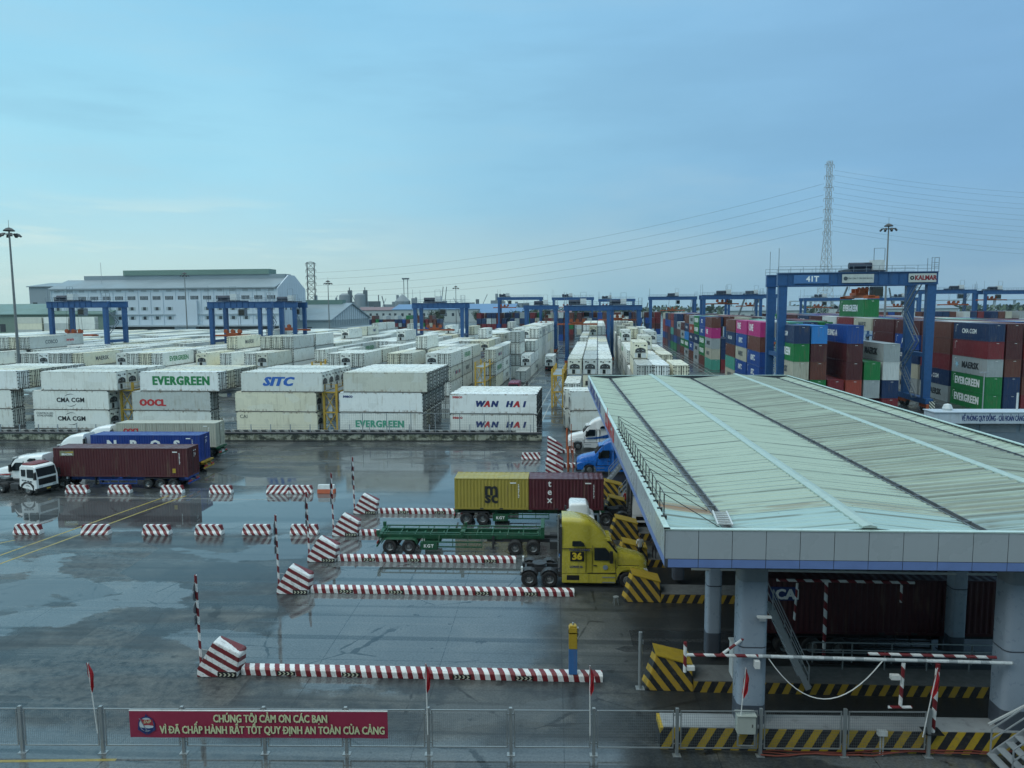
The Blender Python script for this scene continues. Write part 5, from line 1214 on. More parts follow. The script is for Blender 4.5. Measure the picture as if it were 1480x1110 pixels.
# vehicles on the yard road
def yardtruck(u,v,label):
    x,y,_=yw(u,v); trailer((x,y,0),-TH+PI/2,12.3,TDARK,'dark yard trailer carrying '+label,(1.3,2.6),True,z0=1.25)
    make_reefer((yw(u,v+6.2)[0],yw(u,v+6.2)[1],1.26),-TH+PI/2,W5,(),'white reefer riding on a trailer on the yard road',None)
    x,y,_=yw(u,v+15.5); tractor('tractor_unit',(x,y,0),-TH+PI/2,('white',(.74,.76,.75)),'white tractor unit hauling a reefer away along the yard road',roof=3.)
yardtruck(-13.1,206,'a white reefer away along the yard road')
x,y,_=yw(-16.7,149); e=empty('van',(x,y,0),-TH-PI/2,'maroon vehicle with a white cross mark, behind the WAN HAI stack','van')
b=MB(); b.loft([ring_(q,1.15,.5,c,.25,.93) for q,c in ((0,2.2),(-.1,2.5),(-1,2.7),(-4.5,2.7),(-4.7,2.6))],0); b.build('body',M('maroon_paint',(.17,.015,.04),.3),e)
b=MB(); b.bar((.03,-.6,1.0),(.03,.1,1.6),.14); b.bar((.03,.7,1.0),(.03,.0,1.6),.14); b.build('cross_mark',LW,e)
b=MB(); b.box(.0,.02,-.9,.9,1.8,2.25); b.build('windscreen',GLASS,e)
for q in (-.9,-3.8):
    for s in (-1,1): wheel(e,q,s*.95,False,.51)

# ---------------------------------------------------------------- kerb, gantry bar and bits in front of the canopy
e=empty('kerb_island',(4.3,28.85,0),.012,'long raised kerb with slanted yellow and black stripes along the near canopy edge','kerb')
b=MB(); b.box(0,26,-.02,1.05,0,.92); b.build('striped_wall',stripes('kerb_stripes',(.50,.34,.03),(.02,.022,.026),.70,.48,(1,0,-.55),dirt=.35),e)
b=MB(); b.box(.12,26,.0,1.03,.921,.95); b.build('deck',M('deck_white',(.34,.36,.37),.4,spots=.7,scol=(.2,.21,.21)),e)
bx=empty('control_box',(7.6,28.55,0),.0,'pale grey control cabinet on legs before the near grey column','cabinet')
b=MB(); b.box(-.36,.36,-.22,.22,1.0,1.72); b.box(-.39,.39,-.25,.25,1.72,1.77); b.build('cabinet',M('cabinet_grey',(.44,.48,.44),.45,spots=.4,scol=(.2,.22,.2)),bx,bevel=.015)
b=MB()
for s in (-.33,.33): b.box(s-.025,s+.025,-.2,-.15,.5,1.0); 
b.box(-.33,.33,-.2,-.15,.48,.53); b.build('leg',STEEL,bx)
b=MB(); b.box(.2,.23,-.235,-.22,1.3,1.42); b.build('handle',DARK,bx)
gb=empty('sensor_gantry',(5.05,29.2,0),0,'red and white banded pipe gantry with sensors across the near columns','gantry')
b=MB(); b.tube([(.2,-.2,3.92),(3.1,-.2,3.92)],.065,10); b.build('banded_beam',RWPOLE,gb)
b=MB(); b.tube([(3.1,-.2,3.92),(12.9,-.2,3.82)],.07,10); b.build('white_beam',stripes('worn_white',(.62,.66,.67),(.34,.38,.40),1.2,.72,(1,0,0),dirt=.4),gb)
b=MB(); b.tube([(1.6,-.2,3.92),(2.9,.1,4.75)],.055,8); b.build('brace',RWPOLE,gb)
b=MB(); b.tube([(7.4,-.15,4.08),(12.3,-.15,4.02)],.062,10); b.build('banded_beam',RWPOLE,gb)
b=MB(); b.tube([(10.02,-.3,3.78),(9.95,-.3,.96)],.085,12); b.build('post',RWPOLE,gb)
b=MB(); b.box(9.6,10.3,-.55,.05,.951,.966); b.build('base_plate',BLACK,gb)
b=MB(); b.tube([(8.75,-.2,3.75),(8.7,-.2,1.95)],.075,8); b.tube([(8.25,-.2,1.9),(9.15,-.2,1.92)],.06,8); b.build('hanging_arm',RWPOLE,gb)
b=MB(); b.tube([(.22,-.2,4.45),(.22,-.2,3.2)],.07,8); b.build('hanging_arm',RWPOLE,gb)
b=MB(); b.box(8.25,8.6,-.35,-.15,3.1,3.28); b.box(.3,.6,-.3,-.1,3.3,3.45); b.box(2.95,3.15,-.35,-.1,3.45,3.75); b.build('sensor',WH,gb)
b=MB(); b.tube([(3.5+4.4*k/16,-.28,3.85-1.75*(1-((k-8)/8)**2)*(.93 if k else 1)) for k in range(17)],.022,6); b.build('hanging_cable',WH,gb)
b=MB(); b.box(-.28,.28,-.07,.07,-.05,.02); b.box(-.2,.05,-.1,.1,-.16,-.05,1); q=b.build('camera_bracket',[WH,GREY],None,(8.35,29.02,5.55)); tag(q,'small white camera bracket on the near grey column','camera')
for x,lab in ((13.4,'inner red and white sensor post in front of the maroon trailer'),):
    g2=empty('sensor_gantry',(x,36.3,0),0,lab,'gantry')
    b=MB(); b.tube([(0,0,.55),(0,0,4.3)],.085,10); b.build('post',RWPOLE,g2)
    b=MB(); b.tube([(-2.4,0,4.35),(4.2,0,4.3)],.075,8); b.build('banded_beam',RWPOLE,g2)
    b=MB(); b.tube([(-1.4,0,4.2),(-1.5,0,2.3)],.06,8); b.tube([(3.6,0,4.2),(3.6,0,3.3)],.06,8); b.build('hanging_arm',RWPOLE,g2)
    b=MB(); b.tube([(-6.5,.3,4.75),(9,.3,4.65)],.07,8); b.build('upper_rail',LGREY,g2)
for k,(x0,x1,y,l) in enumerate(((11.8,21.5,34.8,'grey pipe handrail on the first island under the canopy'),(12.6,22,35.6,'grey pipe handrail behind the first one under the canopy'))):
    b=MB()
    for z in (.55+.45,.55+.95): b.tube([(x0,y,z),(x1,y,z)],.035,8)
    n=6
    for q in range(n): xx=x0+(x1-x0)*q/(n-1); b.tube([(xx,y,.5),(xx,y,1.5)],.035,8)
    tag(b.build('handrail',STEEL),l,'handrail')
def stairs(x,y,dx,h,label,wd=.9,along='x'):
    e=empty('steel_stairs',(x,y,.5),0,label,'stairs'); n=9; b=MB(); s=MB(); r_=MB()
    for k in range(n): f=k/(n-1); b.box(dx*f-.16,dx*f+.16,-wd/2,wd/2,h*f-.02,h*f+.02)
    for q in (-wd/2-.04,wd/2+.04):
        s.bar((0,q,-.1),(dx,q,h),.06,.25); 
        for z in (.55,1.0): r_.bar((0,q,z),(dx,q,h+z),.045)
        for k in (0,4,8): f=k/8; r_.bar((dx*f,q,h*f),(dx*f,q,h*f+1.0),.045)
    b.build('tread',GREY,e); s.build('stringer',GREY,e); r_.build('handrail',GREY,e); return e
stairs(11.6,33.6,-1.7,3.6,'steep grey steel stairs beside the near column under the canopy')
for x,y,l in ((5.6,74.4,'steel stairs with pale handrails beside the blue tractor'),(5.9,66.,'steel stairs with pale handrails right of the tex container')): stairs(x,y,1.9,2.2,l)
e=stairs(16.9,27.6,2.6,2.0,'steel steps with white handrail in the lower right corner',1.3)
st=MB(); st.bar((-.1,.75,1.15),(3,.75,3.0),.07); st.build('pale_handrail',LGREY,e)
for k,(yy,rr) in enumerate(((28.72,.03),(28.62,.026),(28.52,.03))):
    b=MB(); b.tube([(8.2+q*.55,yy-.02+.04*q*.55+.06*math.sin(q*.9+k*2),.07+.03*math.sin(q*1.7+k)+.10*(q>8)) for q in range(20)],rr,6); tag(b.build('power_cable',M('cable_red',(.20,.045,.03),.5)),['rearmost','middle','front'][k]+' reddish cable lying along the striped kerb','cable')
b=MB(); b.box(-.18,.18,-.1,.1,.85,1.05); b.tube([(-.05,0,0),(-.05,0,.85)],.03,6); b.tube([(.06,0,0),(.06,0,.85)],.03,6); tag(b.build('junction_box',LGREY,None,(13.0,28.78,0)),'small pale junction box on thin pipes against the striped kerb','junction box')
e=empty('stool',(3.75,43.6,0),R(10),'small metal stool standing before the yellow and black block','stool')
b=MB(); b.lathe([(.001,.48),(.17,.48),(.17,.44),(.001,.44)],(0,0,0),'Z',16); b.build('seat',STEEL,e)
for a in (45,135,225,315):
    b=MB(); b.tube([(.12*math.cos(R(a)),.12*math.sin(R(a)),.45),(.2*math.cos(R(a)),.2*math.sin(R(a)),0)],.015,6); b.build('leg',STEEL,e)
kio=MB(); kio.box(-.45,.45,-.35,.35,0,1.6); kio.box(-.5,.5,-.4,.4,1.6,1.68); tag(kio.build('control_cabinet',LGREY,None,(8.75,34.,.56),bevel=.02),'grey control cabinet on the first island beside the inner column','cabinet')

# ---------------------------------------------------------------- people
def person(x,y,z,rz,shirt,trousers,label,pose=0,hair=True):
    e=empty('person',(x,y,z),rz,label,'person')
    sk={'pel':(0,0,.93),'sp':(0,.0,1.15),'ch':(0,.01,1.36),'nk':(0,.02,1.50),'hd':(0,.0,1.60),'ht':(0,0,1.72)}
    fwd=.16 if pose==1 else .05
    sk.update({'hl':(-.10,0,.90),'kl':(-.11,-fwd,.50),'al':(-.11,fwd*.8,.09),'tl':(-.12,-.13+fwd*.8,.03),'hr':(.10,0,.90),'kr':(.11,-.02,.50),'ar':(.11,-fwd*.5,.09),'tr':(.12,-.16-fwd*.5,.03),
      'sl':(-.19,.01,1.40),'el':(-.25,.03,1.13),'wl':(-.24,-.10,.90),'fl':(-.24,-.13,.80),'sr':(.19,.01,1.40),'er':(.26,.02,1.13),'wr':(.22,-.22 if pose==2 else -.08,1.05 if pose==2 else .90),'fr':(.18 if pose==2 else .23,-.30 if pose==2 else -.11,1.08 if pose==2 else .80)})
    ed=[('pel','sp'),('sp','ch'),('ch','nk'),('nk','hd'),('hd','ht'),('pel','hl'),('hl','kl'),('kl','al'),('al','tl'),('pel','hr'),('hr','kr'),('kr','ar'),('ar','tr'),('ch','sl'),('sl','el'),('el','wl'),('wl','fl'),('ch','sr'),('sr','er'),('er','wr'),('wr','fr')]
    rad={'pel':.145,'sp':.135,'ch':.15,'nk':.06,'hd':.095,'ht':.07,'hl':.10,'kl':.065,'al':.048,'tl':.04,'hr':.10,'kr':.065,'ar':.048,'tr':.04,'sl':.065,'el':.045,'wl':.032,'fl':.035,'sr':.065,'er':.045,'wr':.032,'fr':.035}
    names=list(sk); me=bpy.data.meshes.new('body'); me.from_pydata([sk[n] for n in names],[(names.index(a),names.index(c)) for a,c in ed],[])
    tmp=bpy.data.objects.new('tmp',me); COL.objects.link(tmp); mod=tmp.modifiers.new('s','SKIN'); 
    for i,n in enumerate(names): me.skin_vertices[0].data[i].radius=(rad[n],rad[n]*.82); me.skin_vertices[0].data[i].use_root=(n=='pel')
    tmp.modifiers.new('d','SUBSURF').levels=2; dg=bpy.context.evaluated_depsgraph_get(); dg.update()
    m2=bpy.data.meshes.new_from_object(tmp.evaluated_get(dg)); bpy.data.objects.remove(tmp)
    SK=M('skin',(.30,.17,.11),.5); SH=M('shirt_'+shirt[0],shirt[1],.8); TR=M('trousers_'+trousers[0],trousers[1],.8); BO=M('shoes',(.03,.03,.03),.6)
    m2.materials.clear()
    for mm in (SK,SH,TR,BO): m2.materials.append(mm)
    for p in m2.polygons:
        c=p.center; p.use_smooth=True
        p.material_index=0 if c.z>1.47 else (1 if c.z>.93 or (abs(c.x)>.2 and c.z>1.1) else 2) if not(abs(c.x)>.19 and c.z<1.14 and c.z>.7) else 0
        if c.z<.10: p.material_index=3
    link('body',m2,e)
    h=MB(); h.lathe([(.001,.115),(.07,.10),(.108,.05),(.115,-.01),(.10,-.05)],(0,.012,1.655),'Z',14); h.build('cap' if not hair else 'hair',M('hair_black',(.012,.011,.01),.6) if hair else shirt[2],e)
    f=MB(); f.lathe([(.012,0),(.001,.012)],(-.035,-.10,1.62),'Z',6); f.lathe([(.012,0),(.001,.012)],(.035,-.10,1.62),'Z',6); f.build('eye',BLACK,e)
    return e
person(5.9,50.0,.56,R(200),('white',(.6,.6,.58)),('dark',(.03,.03,.04)),'person in white shirt standing on the island right of the yellow hood',1)
person(6.9,50.2,.56,R(160),('black',(.03,.03,.035)),('dark',(.03,.03,.04)),'person in black standing deeper under the canopy edge',2)
person(6.2,62.6,.56,R(190),('red',(.35,.03,.03)),('dark',(.03,.03,.04)),'person in red shirt on the island right of the tex container',2)
x,y,_=yw(-15.1,161); person(x,y,0,R(20),('dark',(.03,.035,.05)),('dark',(.03,.03,.04)),'person in dark clothes walking by the lane line on the yard road',1)
x,y,_=yw(-17.6,147); person(x,y,0,R(-40),('navy',(.02,.03,.07)),('dark',(.03,.03,.04)),'person in dark clothes beside the stacks left of the yard road',1)

# ---------------------------------------------------------------- yard wall and fence behind the truck park
def wall_mat():
    m=bpy.data.materials.new('mossy_wall'); m.use_nodes=True; t=NT(m.node_tree); b=t.n['Principled BSDF']; tc=t.node('ShaderNodeTexCoord').outputs['Object']; X,Y,Z=t.sep(tc)
    a=t.noise(t.vmul(tc,(.9,1,1.6)),1.,6,.7); c=t.noise(t.vmul(tc,(2.4,2,.6),(7,3,1)),1.,5,.7)
    col=t.mix(t.ramp(a,.42,.56),(.035,.04,.03),(.36,.36,.28)); col=t.mix(t.math('MULTIPLY',t.ramp(c,.48,.6),.8),col,(.10,.105,.06)); col=t.mix(t.ramp(Z,.22,.05),col,(.03,.032,.03))
    t.put(b.inputs['Base Color'],col); b.inputs['Roughness'].default_value=.7; return m
WALLM=wall_mat()
def wallseg(x0,y0,x1,y1,label):
    d=Vector((x1-x0,y1-y0)); L=d.length; a=math.atan2(d.y,d.x); e=empty('yard_wall',(x0,y0,0),a,label,'wall')
    b=MB(); b.box(0,L,-.18,.18,0,.95); b.build('wall',WALLM,e); b=MB(); b.box(0,L,-.26,.26,.95,1.04); b.build('coping',M('coping_dark',(.075,.08,.085),.5),e); b=MB(); b.tube([(0,-.3,1.16),(L,-.3,1.16)],.1,8); b.build('pipe',M('pipe_dark',(.09,.085,.09),.5),e)
    b=MB(); n=int(L/2.7)
    for k in range(n+1): b.box(k*2.7-.05,k*2.7+.05,-.05,.05,1.08,2.25)
    for z in (1.5,1.85,2.15): b.tube([(0,0,z),(L,0,z)],.012,5)
    b.build('post_fence',GREY,e)
wallseg(-84,97.6,-1.5,98.1,'mossy low wall with dark coping and thin fence along the reefer yard')
f=empty('mesh_fence',(-29,98.6,0),0,'tall wire fence panels in front of the EVERGREEN and WAN HAI stacks','fence')
b=MB()
for k in range(9): b.box(k*3.3-.05,k*3.3+.05,-.05,.05,0,3.7)
for z in (1.4,3.65): b.box(0,26.4,-.03,.03,z,z+.06)
b.build('frame',STEEL,f); b=MB()
for k in range(1,88): b.box(k*.3-.006,k*.3+.006,-.006,.006,1.4,3.65)
for k in range(1,9): b.box(0,26.4,-.006,.006,1.4+k*.25,1.41+k*.25)
b.build('wire',MESHM,f)
KW=stripes('faded_kerb',(.30,.30,.28),(.03,.032,.035),1.25,.45,(1,0,.8),dirt=.95)
for x0,x1,l in ((-92,-5.,'faded black and white kerb behind the fence along the front stacks'),(6,14,'faded black and white kerb under the reefers beside the yard road')):
    b=MB(); b.box(0,x1-x0,-.3,.3,0,1.25 if x0<0 else .8); tag(b.build('striped_kerb',KW,None,(x0,99.3 if x0<0 else 103.3,0)),l,'kerb')

# ---------------------------------------------------------------- second gate building at the right
g2=empty('gate_office',(39.,78.,0),0,'low blue-grey gate building with navy lettering on its eave, right of the canopy','building')
b=MB(); b.box(0,34,0,2.2,5.62,6.72); b.box(-.1,34.1,-.1,2.3,6.72,6.82); b.build('eave_band',M('eave_band',(.46,.52,.58),.4,streak=.2),g2)
b=MB(); b.box(.5,33.5,.8,2.1,0,5.62); b.build('wall',M('office_wall',(.16,.20,.24),.5,streak=.2),g2)
b=MB()
for k in range(8): b.box(1+k*4,4.6+k*4,.74,.8,4.6,5.5)
b.build('awning_panel',M('awning',(.20,.22,.24),.5),g2)
text_on(g2,'VỀ PHÒNG QUY ĐỒNG - CẢI HOÁN CẢNG S',(5.9,-.015,6.15),.78,LN,bold=.035,squash=.40,name='eave_lettering')
b=MB(); b.prism([(7.5,3.2),(10.5,3.5),(10.5,3.65),(7.5,3.35)],-3,-.5,'Y'); b.build('porch_roof',M('porch_roof',(.28,.31,.34),.4),g2)
b=MB(); b.lathe([(.001,.5),(.35,.4),(.5,0),(.35,-.4),(.001,-.5)],(2.0,1.5,7.0),'Z',14); b.build('water_tank',LGREY,g2)
b=MB(); b.tube([(9,1.5,6.8),(9,1.5,8.6)],.1,6); b.build('vent_pipe',LGREY,g2)
b=MB(); b.tube([(0,0,0),(0,0,7.3)],.09,8); b.tube([(-.5,0,7.2),(.5,0,7.2)],.05,6); b.box(-.7,-.3,-.15,.15,7.1,7.3); b.box(.3,.7,-.15,.15,7.1,7.3)
for u,v,l in ((59.5,122.5,'small lamp post at the foot of crane 41T'),): x,y,_=yw(u,v); tag(b.build('lamp_post',GREY,None,(x,y,0)),l,'lamp post')

# ---------------------------------------------------------------- warehouses
WW=M('warehouse_white',(.52,.58,.64),.5,var=.05,scale=.08,streak=.2,scol=(.3,.34,.38)); WR=M('warehouse_roof',(.22,.27,.30),.45,var=.15,scale=.06); WG=M('warehouse_green',(.13,.21,.18),.5,var=.1,scale=.06); WD_=M('window_dark',(.03,.04,.05),.2)
def warehouse():
    x0,y0,_=yw(-273,350); e=empty('warehouse',(x0,y0,0),-TH+R(1.),'long pale blue multi-storey warehouse with green ridge roof at the left','warehouse')
    L,D=118,37; zE=27.5
    b=MB(); b.box(0,L,0,D,0,zE); 
    b.prism([(0,zE),(D,zE),(D/2+4,zE+7),(D/2-4,zE+7)],L-.6,L,'X'); b.build('wall',WW,e)
    b=MB(); b.prism([(-1.2,zE+.1),(D/2-4,zE+5),(D/2-4,zE+5.5),(-1.2,zE+.7)],-1,L-.7,'X'); b.prism([(D+1.2,zE+.1),(D/2+4,zE+5),(D/2+4,zE+5.5),(D+1.2,zE+.7)],-1,L-.7,'X'); b.build('roof',WR,e)
    b=MB(); b.box(8,L-2,D/2-4,D/2+4,zE+4.9,zE+7.6); b.build('roof_monitor',WR,e)
    b=MB(); b.box(30,L-10,D/2-4.6,D/2+4.6,zE+7.6,zE+10.2); b.build('ridge_vent',WG,e)
    n=18; wd=L/n
    p=MB()
    for k in range(n+1): p.box(k*wd-.18,k*wd+.18,-.25,.0,9.5,zE)
    p.build('pilaster',WW,e)
    for k in range(n):
        cx=(k+.5)*wd
        m=MB(); m.box(cx-2.,cx+2.,-.08,.05,22.4,24.2); 
        f_=m.build('window',WD_,e); q=MB()
        for s in range(1,6): q.box(cx-2+s*.67-.06,cx-2+s*.67+.06,-.12,-.08,22.4,24.2)
        q.build('mullion',WW,f_)
        for z in (17.2,12.6):
            m=MB(); m.box(cx-.75,cx+.75,-.08,.05,z,z+1.6); f_=m.build('window',WD_,e); q=MB(); q.box(cx-1.7,cx-.78,-.10,.05,z,z+1.6); q.box(cx+.78,cx+1.7,-.1,.05,z,z+1.6); q.build('shutter',M('shutter',(.34,.40,.42),.5),f_)
        m=MB(); m.box(cx-1.4,cx+1.4,-.07,.05,26.3,27.4); m.build('louvre',M('louvre',(.36,.41,.45),.5),e)
    b=MB(); b.box(-1,L+1,-.6,.0,14.9,15.4); b.box(-2,L+2,-4.5,0,9.2,9.9); b.build('canopy',M('dock_canopy',(.40,.46,.50),.5),e)
    b=MB(); b.box(0,L,-.1,.02,0,9.1); b.build('dock_wall',M('dock_dark',(.12,.14,.16),.5),e)
    for a in (20,66): b=MB(); b.box(a,a+11,-3.,.05,0,9.15); b.box(a,a+11,-1.2,.05,9.95,22); b.build('stair_tower',WW,e)
    for k in range(5): m=MB(); m.box(L-.02,L+.1,3+k*6,4.6+k*6,17,19); m.build('window',WD_,e)
    b=MB()
    for k in range(1,12): b.box(L-.02,L+.06,k*D/12-.05,k*D/12+.05,10,zE+3)
    b.build('cladding_rib',M('cladding_rib',(.42,.48,.54),.5),e)
    m=MB(); m.tube([(22,8,zE+3),(22,8,zE+14)],.1,5); m.build('antenna',GREY,e)
warehouse()
def shed(u,v,L,D,zE,zR,label,gable=True,wall=None,roofm=None,rz=0.,green=False,gab=False):
    x,y,_=yw(u,v); e=empty('warehouse',(x,y,0),-TH+rz,label,'warehouse')
    b=MB(); b.box(0,L,0,D,0,zE); b.build('wall',wall or M('shed_wall',(.26,.30,.31),.5,streak=.3),e)
    if gable:                                                  # ridge along depth: gable faces the camera
        b=MB(); b.prism([(-1,zE-.3),(L/2,zR),(L+1,zE-.3),(L+1,zE+.2),(L/2,zR+.5),(-1,zE+.2)],-.8,D,'Y'); b.build('roof',roofm or WR,e)
        b=MB(); b.prism([(0,zE),(L,zE),(L/2,zR)],-.05,.3,'Y'); b.build('gable',M('gable_white',(.48,.53,.56),.5,streak=.3),e)
        b=MB()
        for k in range(1,16): xx=k*L/16; b.box(xx-.12,xx+.12,-.12,-.05,zE-4,zE+(zR-zE)*(1-abs(xx-L/2)/(L/2))-.3)
        b.build('rib',M('rib_dark',(.20,.24,.27),.5),e)
        b=MB(); b.box(-3,L+3,-6,-.1,zE-4.6,zE-4); b.build('dock_canopy',M('dock_canopy'),e)
    else:
        b=MB(); b.prism([(-1,zE-.2),(D/2,zR),(D+1,zE-.2),(D+1,zE+.3),(D/2,zR+.5),(-1,zE+.3)],-1,L+1,'X'); b.build('roof',roofm or WR,e)
        b=MB(); b.prism([(.2,zE),(D-.2,zE),(D/2,zR-.05)],L-.4,L+.05,'X'); b.build('gable',M('gable_white',(.48,.53,.56),.5,streak=.3),e)
        if gab:
            b=MB()
            for k in range(1,18): yy=k*D/18; b.box(L+.05,L+.15,yy-.14,yy+.14,zE-3,zE+(zR-zE)*(1-abs(yy-D/2)/(D/2))-.3)
            b.build('rib',M('rib_dark',(.20,.24,.27),.5),e); b=MB(); b.box(L+.05,L+7,-6,D+3,zE-4.6,zE-4); b.box(0,L+7,-6,0,zE-4.6,zE-4); b.build('dock_canopy',M('dock_canopy'),e)
        for k in range(int(L/9)): m=MB(); m.box(2+k*9,5+k*9,-.08,.05,zE*.45,zE*.7); m.build('window',WD_,e)
    if green: b=MB(); b.box(4,L-4,D/2-3,D/2+3,zR-.8,zR+2.2); b.build('ridge_vent',WG,e)
    return e
RBL=M('roof_blue',(.10,.20,.36),.45,var=.1); RRED=M('roof_red',(.20,.10,.10),.5)
shed(-205,372,69,66,11.5,20.,'grey shed with green ridge vent and ribbed gable, right of the large warehouse',False,green=True,gab=True)
shed(-345,345,105,40,15.5,20.5,'green-roofed low warehouse at the far left edge',False,M('green_wall',(.18,.25,.20),.5,streak=.3),WG)
shed(-350,430,78,40,32,34.5,'pale flat-roofed block rising behind the left warehouse',False,M('block_grey',(.26,.31,.34),.5))
for u,v,L,D,zE,zR,rm,l in ((-250,900,150,70,15,21,RBL,'long blue-roofed factory hall far away'),(-130,820,60,50,11,16,RBL,'smaller blue-roofed hall far away'),(-60,700,48,40,9,13,RRED,'red-roofed hall among trees, left of the far cranes'),(-330,1000,70,60,14,18,RRED,'red-roofed hall far behind the gabled shed'),(130,760,70,40,12,16,WR,'pale roofed hall beyond the coloured blocks'),(250,800,110,50,13,17,WR,'pale roofed hall far to the right')): shed(u,v,L,D,zE,zR,l,False,M('hall_wall',(.42,.45,.44),.5,streak=.3),rm)

ob=empty('unseen_shade_building',(0,-3.2,0),0,'plain unseen building behind the camera, added to shade the near ground','building')  # out-of-view block, added and made tall to darken foreground and canopy interior
b=MB(); b.box(-34,48,-18,0,0,34); b.build('wall',M('shade_building_plaster',(.30,.31,.32),.7,streak=.2),ob)
for k in range(12):
    for z in (3,7.2,11.4,16.4,21,25.4,29.6): m=MB(); m.box(-29+k*6.2,-25.5+k*6.2,-.05,.06,z,z+2.2); m.build('window',WD_,ob)
# ---------------------------------------------------------------- masts, pylons and lines
def mast(x,y,h,label,lamps=8):
    e=empty('light_mast',(x,y,0),0,label,'light mast','high light masts'); b=MB(); b.tube([(0,0,0),(0,0,h*.4),(0,0,h)],.38,12,0,.16); b.tube([(0,0,h),(0,0,h+1.6)],.04,5); b.build('pole',M('mast_grey',(.20,.21,.21),.5,metal=.3),e)
    b=MB(); b.lathe([(.25,-.1),(1.05,-.05),(1.1,.1),(.55,.55),(.001,.75)],(0,0,h-.6),'Z',16); b.lathe([(1.3,0),(1.38,.06),(1.3,.12)],(0,0,h-1.3),'Z',16); b.build('head_frame',DARK,e)
    b=MB()
    for k in range(lamps): a=2*PI*k/lamps; cx,cy=1.75*math.cos(a),1.75*math.sin(a); b.bar((1.1*math.cos(a),1.1*math.sin(a),h-1.1),(cx,cy,h-1.25),.08); b.bar((cx*.92,cy*.92,h-1.2),(cx*1.2,cy*1.2,h-1.75),.5,.28)
    b.build('floodlight',DARK,e)
mast(-111.5,150,34.6,'tall grey light mast at the left edge of the picture')
for px,d,h,l in ((272,330,34.5,'light mast in front of the large warehouse'),(477,340,30.5,'light mast before the gabled shed'),(660,470,31,'distant light mast right of the gabled shed'),(1277,205,38.3,'light mast rising behind crane 41T')): x,y,_=yw(UC(px,d),d); mast(x,y,h,l)
def lattice(x,y,h,base,top,label,arms,col,k_=1.):
    e=empty('power_pylon',(x,y,0),R(12),label,'pylon','power line pylons'); b=MB(); wf=lambda z: base+(top-base)*min(1,z/(h*.62))
    n=int(h/4.2); zs=[h*k/n for k in range(n+1)]
    tw=(h/1500+.01)*k_
    for z0,z1 in zip(zs,zs[1:]):
        a,c=wf(z0)/2,wf(z1)/2; P=[(-1,-1),(1,-1),(1,1),(-1,1)]
        for k in range(4):
            p,q=P[k],P[(k+1)%4]
            b.bar((p[0]*a,p[1]*a,z0),(p[0]*c,p[1]*c,z1),tw*2.6); b.bar((p[0]*a,p[1]*a,z0),(q[0]*c,q[1]*c,z1),tw*1.5); b.bar((q[0]*a,q[1]*a,z0),(p[0]*c,p[1]*c,z1),tw*1.5); b.bar((p[0]*c,p[1]*c,z1),(q[0]*c,q[1]*c,z1),tw*1.5)
    b.build('tower_frame',col,e); A=[]
    for k,(z,w_) in enumerate(arms):
        b=MB()
        for s in (-1,1):
            b.bar((0,-.6,z),(s*w_,0,z+.1),tw*2); b.bar((0,.6,z),(s*w_,0,z+.1),tw*2); b.bar((0,0,z+1.6),(s*w_,0,z+.1),tw*1.6); b.tube([(s*w_,0,z),(s*w_,0,z-1.8)],.12,5)
        b.build('cross_arm',col,e)
    return e
PY=M('pylon_grey',(.42,.44,.45),.5,metal=.2,var=.2); PD=M('pylon_dark',(.06,.065,.07),.6)
D1=420; x1,y1,_=yw(UC(1190,D1),D1); H1=H+.955*D1*(438-236)/1080
arms1=[(H1-2-k*5.8,2.7) for k in range(7)]
lattice(x1,y1,H1,8.2,2.1,'tall pale lattice pylon behind crane 41T',arms1,PY)
D2=520; x2,y2,_=yw(UC(453,D2),D2); H2=H+D2*(446-379)/1080
arms2=[(H2-.8-k*4.6,3.6) for k in range(5)]
lattice(x2,y2,H2,7,5,'shorter dark lattice pylon right of the large warehouse',arms2,PD,2.6)
WIRE=M('power_wire',(.10,.12,.14),.6); kx=0
xr,yr,_=yw(UC(1850,430),430)
for k in range(6):
    z1=arms1[k][0]-1.8; z2=arms2[min(k,4)][0]-1.8-(3 if k==5 else 0)
    if k>0 and k<6:
        p=Vector((x1-2.6,y1,z1-2.)); q=Vector((x2+3.4,y2,z2)); b=MB(); pt=[p.lerp(q,f/24)-Vector((0,0,9*4*(f/24)*(1-f/24))) for f in range(25)]
        b.tube(pt,.055,5); tag(b.build('power_line',WIRE),f'{ordw(k-1)} wire from the top, between the two pylons','power line')
    for s in (0,1):
        p=Vector((x1+2.6,y1+s,z1-1.-s*2.2)); q=Vector((xr,yr+s*4,z1-16-s*2)); b=MB(); pt=[p.lerp(q,f/20)-Vector((0,0,7*4*(f/20)*(1-f/20))) for f in range(21)]
        b.tube(pt,.04,5); tag(b.build('power_line',WIRE),f"{ordw(k)} {'outer' if s else 'inner'} wire running right from the tall pylon",'power line')

